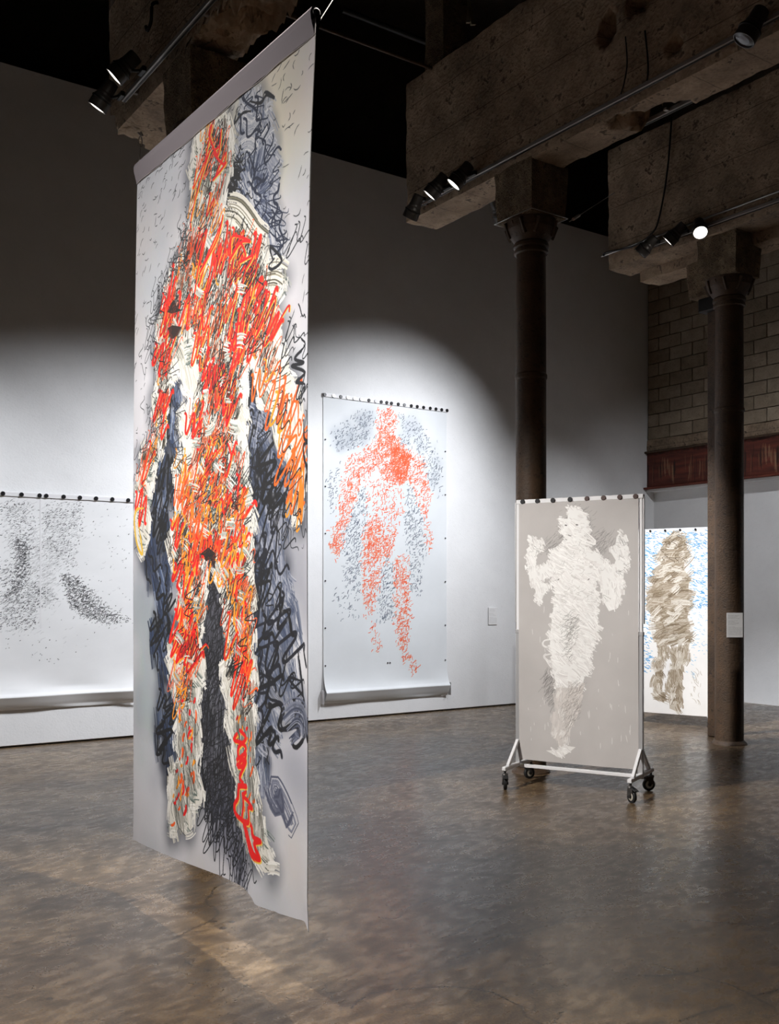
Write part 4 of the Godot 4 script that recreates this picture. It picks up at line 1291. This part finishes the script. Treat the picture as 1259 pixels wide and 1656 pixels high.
# ------------------------------------------------------------------ the hanging banner
func build_banner() -> void:
	var c := P(1.785, 0.0, 3.887)
	var t := thing("hanging_banner", "tall fabric banner with a red scribbled standing figure, hung from wires", "banner", c + Vector3(0, 0.3, 0), -PI / 2)
	var prof := [Vector2(-0.046, 0.283), Vector2(0.125, 0.294), Vector2(0.344, 0.307), Vector2(0.537, 0.323), Vector2(0.676, 0.33), Vector2(0.725, 0.325), Vector2(0.772, 0.302), Vector2(0.862, 0.31), Vector2(0.974, 0.334), Vector2(1.005, 0.336), Vector2(1.022, 0.318)]
	var nx := 60
	var ny := 90
	var front := []
	var back := []
	for j in ny + 1:
		var fr := []
		var bk := []
		var tt := float(j) / ny
		for i in nx + 1:
			var q := float(i) / nx
			var left := lerpf(-0.006, -0.046, smoothstep(0.0, 1.0, tt))
			var right := lerpf(1.028, 1.015, smoothstep(0.0, 0.2, tt)) + 0.006 * smoothstep(0.97, 1.0, tt)
			var s := lerpf(left, right, q)
			var top := 3.571 - 0.042 * q
			var low := 0.3
			for k in prof.size() - 1:
				if s >= prof[k].x - 0.02 and s <= prof[k + 1].x + 0.02: low = lerpf(prof[k].y, prof[k + 1].y, clampf((s - prof[k].x) / (prof[k + 1].x - prof[k].x), 0.0, 1.0))
			var y := lerpf(top, low, tt)
			var z := 0.012 * sin(q * 7.0 + 0.6) * smoothstep(0.1, 0.9, tt) + 0.004 * sin(q * 31.0) * (1.0 - smoothstep(0.0, 0.35, tt)) * smoothstep(0.0, 0.06, tt)
			z += 0.02 * smoothstep(0.62, 1.0, tt) * exp(-pow((s - 0.75) / 0.07, 2.0))
			z += 0.01 * sin(tt * 5.0)
			z += 0.02 * smoothstep(0.96, 1.0, q) * tt
			var x := (s - 0.5) * 1.637
			fr.append(Vector3(x, y - 0.3, z + 0.0015))
			bk.append(Vector3(x, y - 0.3, z - 0.0015))
		front.append(fr)
		back.append(bk)
	var sh := Shape.new()
	sh.grid(front, Vector3.BACK)
	sh.grid(back, Vector3.FORWARD)
	sh.grid([front[ny], back[ny]], Vector3.DOWN)
	var l := []
	var r := []
	for e in [0, nx]:
		var a := []
		var b := []
		for j in ny + 1:
			a.append(front[j][e])
			b.append(back[j][e])
		sh.grid([a, b], Vector3.LEFT if e == 0 else Vector3.RIGHT)
	# texture coordinates follow the cloth's own width and height
	for i in sh.v.size():
		var s := sh.v[i].x / 1.637 + 0.5
		sh.t[i] = Vector2((s + 0.05) / 1.09, (3.575 - (sh.v[i].y + 0.3)) / 3.295)
	var m := printed(paint_banner(), 0.75)
	put("fabric", sh.mesh(), m, t, "pale fabric printed with a red and orange scribbled figure")
	# hem sleeve folded over the top pole
	var hem_m := surface(c8(140, 132, 138), 0.8)
	var hem := []
	var ring := [Vector2(0.006, -0.082), Vector2(0.012, -0.06), Vector2(0.02, -0.03), Vector2(0.022, -0.01), Vector2(0.016, 0.008), Vector2(0.0, 0.015), Vector2(-0.016, 0.008), Vector2(-0.022, -0.01), Vector2(-0.02, -0.03), Vector2(-0.012, -0.06), Vector2(-0.006, -0.082)]
	for p in ring:
		var row := []
		for i in 25:
			var q := i / 24.0
			var s := lerpf(-0.006, 1.028, q)
			row.append(Vector3((s - 0.5) * 1.637, 3.561 - 0.042 * q + p.y * (1.0 + 0.03 * sin(q * 40.0)) - 0.3, p.x))
		hem.append(row)
	var hs := Shape.new()
	hs.grid(hem, Vector3.BACK)
	for i in hs.n.size():
		var mid := Vector3(hs.v[i].x, 3.545 - 0.042 * (hs.v[i].x / 1.637 + 0.5) - 0.3, 0)
		if hs.n[i].dot(hs.v[i] - mid) < 0: hs.n[i] = -hs.n[i]
	put("hem_sleeve", hs.mesh(), hem_m, t, "grey hem sleeve folded over the pole")
	var pole := Shape.new()
	var a := Vector3(-0.506 * 1.637, 3.552 - 0.3, 0)
	var b := Vector3(0.533 * 1.637, 3.51 - 0.3, 0)
	pole.lathe([Vector2(0, 0), Vector2(0.013, 0), Vector2(0.0145, 0.002), Vector2(0.0145, a.distance_to(b)), Vector2(0.011, a.distance_to(b) + 0.001), Vector2(0.01, a.distance_to(b) - 0.02), Vector2(0, a.distance_to(b) - 0.02)], 20, along(a, b))
	put("top_pole", pole.mesh(), M.dark_metal, t)
	var seam := Shape.new()
	var sp := []
	for i in 25:
		var q := i / 24.0
		sp.append(Vector3((lerpf(-0.006, 1.028, q) - 0.5) * 1.637, 3.561 - 0.042 * q - 0.084 - 0.3, 0.006 + 0.004 * sin(q * 31.0)))
	seam.tube(sp, 0.0022, 6)
	put("seam", seam.mesh(), surface(c8(166, 158, 156), 0.8), t)
	# wires
	var w1 := Shape.new()
	var A := P(1.785, 3.55, 4.71)
	var B := P(2.8, 4.9, 7.33)
	w1.tube([Vector3.ZERO, (B - A) * 0.5, B - A], 0.0016, 6)
	var o1 := put("hanging_wire", w1.mesh(), M.iron_cable)
	o1.position = A
	tag(o1, "thin wire from the banner's left end up to the beam clip", "wire")
	var w2 := Shape.new()
	var A2 := P(1.785, 3.46, 3.03)
	var B2 := P(2.75, 4.99, 3.3)
	w2.tube([Vector3.ZERO, (B2 - A2) * 0.5, B2 - A2], 0.0022, 6)
	var o2 := put("hanging_wire", w2.mesh(), M.steel_wire)
	o2.position = A2
	tag(o2, "pale wire rising from the banner's upper right corner", "wire")
	var k := thing("wire_clip", "small metal clip hanging under the left beam end", "clip", P(2.8, 4.87, 7.34))
	var cl := Shape.new()
	var loop := []
	for i in 17:
		var an := TAU * i / 16.0
		loop.append(Vector3(cos(an) * 0.014, 0.035 + sin(an) * 0.04, 0))
	cl.tube(loop, 0.004, 6)
	put("loop", cl.mesh(), M.steel_wire, k)
	var kn := Shape.new()
	kn.tube([Vector3(-0.02, 0.1, 0), Vector3(0, 0.075, 0.01), Vector3(0.018, 0.085, 0), Vector3(0.0, 0.11, 0)], 0.007, 6)
	put("knot", kn.mesh(), M.steel_wire, k)


# ------------------------------------------------------------------ drawings on the wall
func curled_sheet(w: float, top: float, low: float, bow: float) -> Shape:
	var prof := [Vector2(0.004, top), Vector2(0.0045, top - 0.5), Vector2(0.005, low + 1.2), Vector2(0.006, low + 0.6), Vector2(0.009, low + 0.4), Vector2(0.016, low + 0.3), Vector2(0.03, low + 0.22), Vector2(0.05, low + 0.168), Vector2(0.066, low + 0.146), Vector2(0.075, low + 0.134), Vector2(0.077, low + 0.124), Vector2(0.072, low + 0.112), Vector2(0.062, low + 0.09), Vector2(0.046, low + 0.055), Vector2(0.026, low + 0.018), Vector2(0.012, low)]
	var fine := []
	for i in prof.size() - 1:
		for k in 5:
			var a: Vector2 = prof[maxi(i - 1, 0)]
			var d: Vector2 = prof[mini(i + 2, prof.size() - 1)]
			fine.append((prof[i] as Vector2).cubic_interpolate(prof[i + 1], a, d, k / 5.0) if i > 2 else (prof[i] as Vector2).lerp(prof[i + 1], k / 5.0))
	fine.append(prof[prof.size() - 1])
	var f := []
	var b := []
	for q in fine:
		var row := []
		var rb := []
		for i in 31:
			var x := (i / 30.0 - 0.5) * w
			var z: float = q.x + (bow * 0.5 * sin(i / 30.0 * PI * 2.0 + 0.5) + bow * 0.4 * sin(q.y * 5.0 + i * 0.4)) * clampf((q.x - 0.008) * 40.0, 0.0, 1.0) * 0.5
			row.append(Vector3(x, q.y, z))
			rb.append(Vector3(x, q.y, z - 0.0012))
		f.append(row)
		b.append(rb)
	var s := Shape.new()
	s.grid(f, Vector3(0, 0.0, 1.0))
	s.grid(b, Vector3(0, 0.0, -1.0))
	for i in s.v.size(): s.t[i] = Vector2(s.v[i].x / w + 0.5, clampf((top - s.v[i].y) / (top - low), 0, 1))
	return s


func magnet_mesh(r: float) -> ArrayMesh:
	var s := Shape.new()
	s.lathe([Vector2(r, 0), Vector2(r, 0.006), Vector2(r * 0.9, 0.009), Vector2(0, 0.009)], 18, Transform3D(Basis(Vector3.RIGHT, PI / 2), Vector3.ZERO))
	return s.mesh()


const NTH := ["first", "second", "third", "fourth", "fifth", "sixth", "seventh", "eighth", "ninth", "tenth", "eleventh", "twelfth", "thirteenth", "fourteenth", "fifteenth", "sixteenth", "seventeenth", "eighteenth", "nineteenth", "twentieth"]


func build_wall_drawings() -> void:
	var face := 10.045
	var p := thing("paper_drawing", "tall white paper drawing of an orange dashed walking figure on the wall", "drawing", P(6.935, 0, face))
	put("sheet", curled_sheet(1.81, 3.79, 0.2, 0.03).mesh(), printed(paint_orange_figure(), 0.6, 0.6), p)
	put("top_rail", box_mesh(Vector3(1.83, 0.045, 0.01), 0.003, Vector3(0, 3.785, 0.0105)), M.white_paint, p)
	for x in [-0.93, 0.93]: put("corner_stay", box_mesh(Vector3(0.004, 0.16, 0.06), 0.001, Vector3(x, 0.28, 0.034)), M.white_paint, p)
	var q := thing("paper_drawing", "wide white paper drawing of black dashes on the wall, left of the banner", "drawing", P(2.815, 0, face))
	put("sheet", curled_sheet(1.93, 2.44, 0.36, 0.05).mesh(), printed(paint_black_marks(), 0.6, 0.6), q)
	put("top_rail", box_mesh(Vector3(1.97, 0.045, 0.01), 0.003, Vector3(0, 2.44, 0.0105)), M.white_paint, q)
	var seam := Shape.new()
	seam.box(Vector3(0, 1.62, 0.0052), Vector3(0.014, 1.6, 0.001), 0.0)
	put("joint_strip", seam.mesh(), M.white_paint, q)
	var mm := magnet_mesh(0.021)
	var xs := [6.043, 6.159, 6.261, 6.355, 6.447, 6.543, 6.656, 6.754, 6.834, 6.915, 6.984, 7.085, 7.177, 7.28, 7.371, 7.469, 7.572, 7.662, 7.752, 7.837]
	for i in xs.size():
		var o := put("round_magnet", mm, M.magnet_silver if i in [1, 3, 4, 5, 7, 12] else M.magnet_black)
		o.position = P(xs[i], 3.785, face - 0.016)
		tag(o, "%s round magnet, %s from the left on the orange drawing's top rail" % ["silver" if i in [1, 3, 4, 5, 7, 12] else "black", NTH[i]], "magnet", "magnets along the top of the orange drawing")
	var rail := [3.694, 3.527, 3.36, 3.197, 3.035, 2.866, 2.802, 2.631, 2.458]
	for i in rail.size():
		var o := put("round_magnet", mm, M.magnet_black)
		o.position = P(rail[i], 2.44, face - 0.016)
		tag(o, "black round magnet, %s left of the banner on the dash drawing's top rail" % NTH[i], "magnet", "magnets along the top of the black dash drawing")
	var pm := magnet_mesh(0.009)
	for side in ["left", "right"]:
		var ys := [3.267, 2.722, 2.175, 1.627, 1.078, 0.64]
		for i in ys.size():
			var o := put("push_pin", pm, M.pin)
			o.position = P(6.055 if side == "left" else 7.816, ys[i], face - 0.0065)
			tag(o, "small dark pin, %s from the top in the %s edge of the orange drawing" % [NTH[i], side], "pin", "pins in the orange figure drawing")
	for i in 2:
		var o := put("push_pin", pm, M.pin)
		o.position = P([6.934, 6.968][i], 0.64, face - 0.0065)
		tag(o, "small dark pin, %s of the close pair below the orange figure's feet" % ["left", "right"][i], "pin", "pins in the orange figure drawing")
	var lab := thing("wall_label", "small white text label on the wall right of the orange drawing", "label", P(8.605, 1.07, face))
	var cardm := surface(c8(236, 236, 236), 0.7)
	put("card", box_mesh(Vector3(0.15, 0.225, 0.005), 0.001, Vector3(0, 0.1125, 0.0035)), cardm, lab)
	var fs := Shape.new()
	fs.grid([[Vector3(-0.073, 0.222, 0.0065), Vector3(0.073, 0.222, 0.0065)], [Vector3(-0.073, 0.003, 0.0065), Vector3(0.073, 0.003, 0.0065)]], Vector3.BACK)
	put("print", fs.mesh(), printed(paint_label(128, 192, 5, c8(236, 236, 236), c8(176, 176, 176)), 0.7), lab)
	# the label on the third column, turned to the room
	var n := Vector3(-0.5699, 0, 0.8217)
	var cl := thing("column_label", "small white text label fixed to the dark iron column", "label", P(8.43, 1.055, 6.27) + n * 0.142 + Vector3(0.8217, 0, 0.5699) * 0.006, -atan2(0.5699, 0.8217))
	put("card", box_mesh(Vector3(0.158, 0.24, 0.004), 0.001, Vector3(0, 0.12, 0)), surface(c8(236, 234, 232), 0.7), cl)
	var f2 := Shape.new()
	f2.grid([[Vector3(-0.077, 0.238, 0.0025), Vector3(0.077, 0.238, 0.0025)], [Vector3(-0.077, 0.002, 0.0025), Vector3(0.077, 0.002, 0.0025)]], Vector3.BACK)
	put("print", f2.mesh(), printed(paint_label(128, 192, 9, c8(236, 234, 232), c8(160, 158, 156)), 0.7), cl)


# ------------------------------------------------------------------ rolling display racks
func caster(parent: Node, at: Vector3, turn: float) -> void:
	var f := Shape.new()
	f.lathe([Vector2(0.012, 0.12), Vector2(0.02, 0.118), Vector2(0.024, 0.11), Vector2(0.024, 0.1), Vector2(0, 0.1)], 14)
	f.lathe([Vector2(0.0, 0.15), Vector2(0.009, 0.15), Vector2(0.009, 0.115)], 10)
	for s in [-1.0, 1.0]:
		f.box(Vector3(s * 0.019, 0.08, 0.008), Vector3(0.005, 0.062, 0.04), 0.002)
		f.box(Vector3(s * 0.019, 0.09, 0.025), Vector3(0.005, 0.03, 0.05), 0.002)
	var o := put("caster", f.mesh(), M.black_metal, parent)
	o.position = at
	o.rotation.y = turn
	var ax := Transform3D(Basis(Vector3.BACK, PI / 2), Vector3(0, 0.047, 0.018))
	var w := Shape.new()
	w.lathe([Vector2(0.03, -0.0135), Vector2(0.043, -0.0125), Vector2(0.047, -0.008), Vector2(0.047, 0.008), Vector2(0.043, 0.0125), Vector2(0.03, 0.0135)], 28, ax)
	put("tyre", w.mesh(), M.rubber, o)
	var h := Shape.new()
	h.lathe([Vector2(0, -0.012), Vector2(0.028, -0.012), Vector2(0.031, -0.009), Vector2(0.031, 0.009), Vector2(0.028, 0.012), Vector2(0, 0.012)], 24, ax)
	put("hub", h.mesh(), M.cream_plastic, o)
	var b := Shape.new()
	b.lathe([Vector2(0, -0.024), Vector2(0.012, -0.024), Vector2(0.012, 0.024), Vector2(0, 0.024)], 14, ax)
	put("axle", b.mesh(), M.dark_metal, o)
	var k := Shape.new()
	k.box(Vector3(0, 0.1, 0.055), Vector3(0.036, 0.008, 0.05), 0.003, Basis(Vector3.RIGHT, 0.35))
	k.box(Vector3(0, 0.095, 0.04), Vector3(0.03, 0.03, 0.02), 0.004)
	put("brake_pedal", k.mesh(), M.rubber, o)


func rack(label: String, L: Vector2, R: Vector2, top: float, turns: Array) -> Node3D:
	var mid := (L + R) / 2.0
	var d := R - L
	var t := thing("display_rack", label, "rack", P(mid.x, 0, mid.y), atan2(d.y, d.x), "rolling display racks")
	var h := d.length() / 2.0
	for s in [-1.0, 1.0]:
		put("outer_upright", box_mesh(Vector3(0.036, 1.06, 0.03), 0.004, Vector3(s * h, 0.66, 0)), M.alu, t)
		put("inner_upright", box_mesh(Vector3(0.027, 1.2, 0.023), 0.003, Vector3(s * h, top - 0.6, 0)), M.white_paint, t)
		put("side_rail", box_mesh(Vector3(0.012, 0.93, 0.02), 0.002, Vector3(s * (h + 0.021), top - 0.47, 0.0)), M.alu, t)
		put("collar", box_mesh(Vector3(0.042, 0.03, 0.036), 0.004, Vector3(s * h, 1.19, 0)), M.alu, t)
		put("foot_bar", box_mesh(Vector3(0.032, 0.03, 0.56), 0.004, Vector3(s * h, 0.155, 0)), M.white_paint, t)
		for z in [-1.0, 1.0]:
			var br := Shape.new()
			var a := Vector3(s * h, 0.165, z * 0.2)
			var b := Vector3(s * h, 0.34, z * 0.012)
			var xf := along(a, b)
			br.box((a + b) / 2.0, Vector3(0.024, a.distance_to(b), 0.03), 0.003, xf.basis)
			put("brace", br.mesh(), M.white_paint, t)
	put("cross_bar", box_mesh(Vector3(2 * h, 0.026, 0.026), 0.003, Vector3(0, 0.145, 0)), M.white_paint, t)
	put("top_bar", box_mesh(Vector3(2 * h + 0.035, 0.034, 0.032), 0.004, Vector3(0.004, top, 0)), M.white_paint, t)
	var k := 0
	for s in [-1.0, 1.0]:
		for z in [1.0, -1.0]:
			caster(t, Vector3(s * h, 0, z * 0.255), turns[k])
			k += 1
	return t


func hung_sheet(label: String, r: Node3D, w: float, top: float, low: float, m: Material) -> void:
	var n := r.basis.z
	var t := thing("painted_sheet", label, "painting", r.position + n * 0.02, r.rotation.y, "painted sheets on the rolling racks")
	var f := []
	var b := []
	for j in 25:
		var row := []
		var rb := []
		for i in 17:
			var y := lerpf(top, low, j / 24.0)
			var z := 0.004 * sin(i * 0.8 + j * 0.2) + 0.012 * smoothstep(0.8, 1.0, j / 24.0) * sin(i / 16.0 * PI)
			row.append(Vector3((i / 16.0 - 0.5) * w, y, z))
			rb.append(Vector3((i / 16.0 - 0.5) * w, y, z - 0.002))
		f.append(row)
		b.append(rb)
	var s := Shape.new()
	s.grid(f, Vector3.BACK)
	s.grid(b, Vector3.FORWARD)
	s.grid([f[24], b[24]], Vector3.DOWN)
	for i in s.v.size(): s.t[i] = Vector2(s.v[i].x / w + 0.5, (top - s.v[i].y) / (top - low))
	put("cloth", s.mesh(), m, t)


func build_racks() -> void:
	var r := rack("white metal rack on casters carrying the grey sheet with the white figure", Vector2(5.322, 5.905), Vector2(5.726, 5.022), 2.2, [0.5, -0.6, 0.9, -0.9])
	hung_sheet("grey sheet painted with a thick white figure raising both hands", r, 0.945, 2.185, 0.197, printed(paint_white_figure(), 0.7))
	var r2 := rack("metal rack on casters carrying the pale sheet with the brown figure", Vector2(8.974, 7.984), Vector2(9.288, 7.067), 2.2, [0.4, 0.4, 0.4, 0.4])
	hung_sheet("pale sheet painted with a brown figure among small blue dashes", r2, 0.945, 2.19, 0.12, printed(paint_brown_figure(), 0.7))
	var mm := magnet_mesh(0.019)
	var at := [0.045, 0.172, 0.302, 0.444, 0.582, 0.714, 0.842, 0.964]
	for i in at.size():
		var o := put("round_magnet", mm, M.magnet_brown if i > 3 else M.magnet_black)
		o.position = r.position + r.basis * Vector3((at[i] - 0.5) * 0.971, 2.2, 0.0165)
		o.rotation.y = r.rotation.y
		tag(o, "%s round magnet, %s from the left on the front rack's top bar" % ["reddish brown" if i > 3 else "black", NTH[i]], "magnet", "magnets on the front rolling rack")
	mm = magnet_mesh(0.012)
	at = [0.22, 0.4, 0.58, 0.76]
	for i in at.size():
		var o := put("round_magnet", mm, M.magnet_black)
		o.position = r2.position + r2.basis * Vector3((at[i] - 0.5) * 0.971, 2.195, 0.0225)
		o.rotation.y = r2.rotation.y
		tag(o, "small dark magnet, %s visible from the left on the rear rack's top bar" % NTH[i], "magnet", "magnets on the rear rolling rack")


# ------------------------------------------------------------------ cables, rods and odds and ends
func line_thing(called: String, label: String, category: String, pts: Array, r: float, m: Material, sides := 8) -> MeshInstance3D:
	var s := Shape.new()
	var rel := []
	for p in pts: rel.append(p - pts[0])
	s.tube(rel, r, sides)
	var o := put(called, s.mesh(), m)
	o.position = pts[0]
	tag(o, label, category)
	return o


func bend(pts: Array, n := 6) -> Array:
	var out := []
	for i in pts.size() - 1:
		for k in n:
			out.append((pts[i] as Vector3).cubic_interpolate(pts[i + 1], pts[maxi(i - 1, 0)], pts[mini(i + 2, pts.size() - 1)], float(k) / n))
	out.append(pts[pts.size() - 1])
	return out


func build_small_things() -> void:
	line_thing("conduit", "thin bright steel conduit along the face of the right beam", "conduit", [P(8.15, 5.15, 7.7), P(8.15, 5.15, 3.0), P(8.15, 5.15, -1.0)], 0.011, M.steel_wire)
	line_thing("hanging_cable", "black cable looping down the face of the right beam to its end", "cable", bend([P(8.15, 6.3, 6.75), P(8.15, 5.8, 6.8), P(8.15, 5.36, 6.9), P(8.15, 5.2, 7.0), P(8.14, 5.13, 7.25), P(8.14, 5.17, 7.62), P(8.14, 5.14, 7.66)]), 0.009, M.black_cable)
	line_thing("tie_rod", "dark iron rod between the left and the middle concrete beams", "rod", [P(3.0, 6.27, 7.33), P(4.3, 6.27, 7.33), P(5.56, 6.27, 7.33)], 0.016, M.rust)
	line_thing("roof_pipe", "dark pipe high up behind the post on the middle beam", "pipe", [P(5.2, 7.15, 8.3), P(6.6, 7.15, 8.3), P(9.5, 7.15, 8.3)], 0.03, M.dark_metal)
	# guy wire round the first capital, tightened by a turnbuckle
	var a := P(5.97, 4.56, 6.0)
	var b := P(8.36, 5.9, 7.67)
	var g := thing("guy_wire", "steel guy wire with a turnbuckle from the first column capital", "wire", a)
	var s := Shape.new()
	var d := (b - a)
	s.tube([Vector3.ZERO, d * 0.5, d], 0.004, 6)
	put("strand", s.mesh(), M.steel_wire, g)
	var tb := Shape.new()
	tb.tube([d * 0.06, d * 0.11, d * 0.16], 0.014, 8)
	put("turnbuckle", tb.mesh(), M.steel_wire, g)
	var wr := Shape.new()
	var loop := []
	for q in [Vector2(0.205, -0.225), Vector2(-0.205, -0.225), Vector2(-0.205, 0.225), Vector2(0.205, 0.225), Vector2(0.205, -0.225)]: loop.append(P(5.755 + q.x, 4.585, 6.23 + q.y) - a)
	wr.tube(loop, 0.005, 6)
	put("loop", wr.mesh(), M.steel_wire, g)
	# loose rusty wires sticking out of the middle beam
	line_thing("loose_wire", "bent black wire on the middle beam, left of the pair", "wire", bend([P(5.535, 5.5, 5.0), P(5.53, 5.3, 4.98), P(5.52, 5.16, 5.0), P(5.53, 5.1, 5.04)]), 0.0045, M.black_cable)
	line_thing("loose_wire", "bent black wire on the middle beam, right of the pair", "wire", bend([P(5.535, 5.46, 4.82), P(5.53, 5.25, 4.79), P(5.51, 5.14, 4.77), P(5.53, 5.09, 4.8)]), 0.006, M.black_cable)
	line_thing("iron_hook", "black iron hook on the face of the upper left beam", "hook", bend([P(2.64, 5.55, 6.6), P(2.6, 5.52, 6.6), P(2.6, 5.42, 6.62), P(2.59, 5.37, 6.66), P(2.59, 5.41, 6.69)]), 0.012, M.dark_metal)
	line_thing("rusty_bar", "short rusty bar on the free end of the upper left beam", "bar", [P(2.74, 5.92, 7.78), P(2.66, 6.0, 7.55), P(2.62, 6.02, 7.4)], 0.03, M.rust)
	var tm := thing("timber_boards", "two pale boards high in the dark roof by the post", "board", P(6.3, 7.2, 7.8))
	for k in 2:
		var bs := Shape.new()
		bs.box(Vector3(0.07 * k, 0.12, 0), Vector3(0.06, 0.34, 0.03), 0.004, Basis(Vector3.BACK, 0.35))
		put("board", bs.mesh(), M.timber, tm)
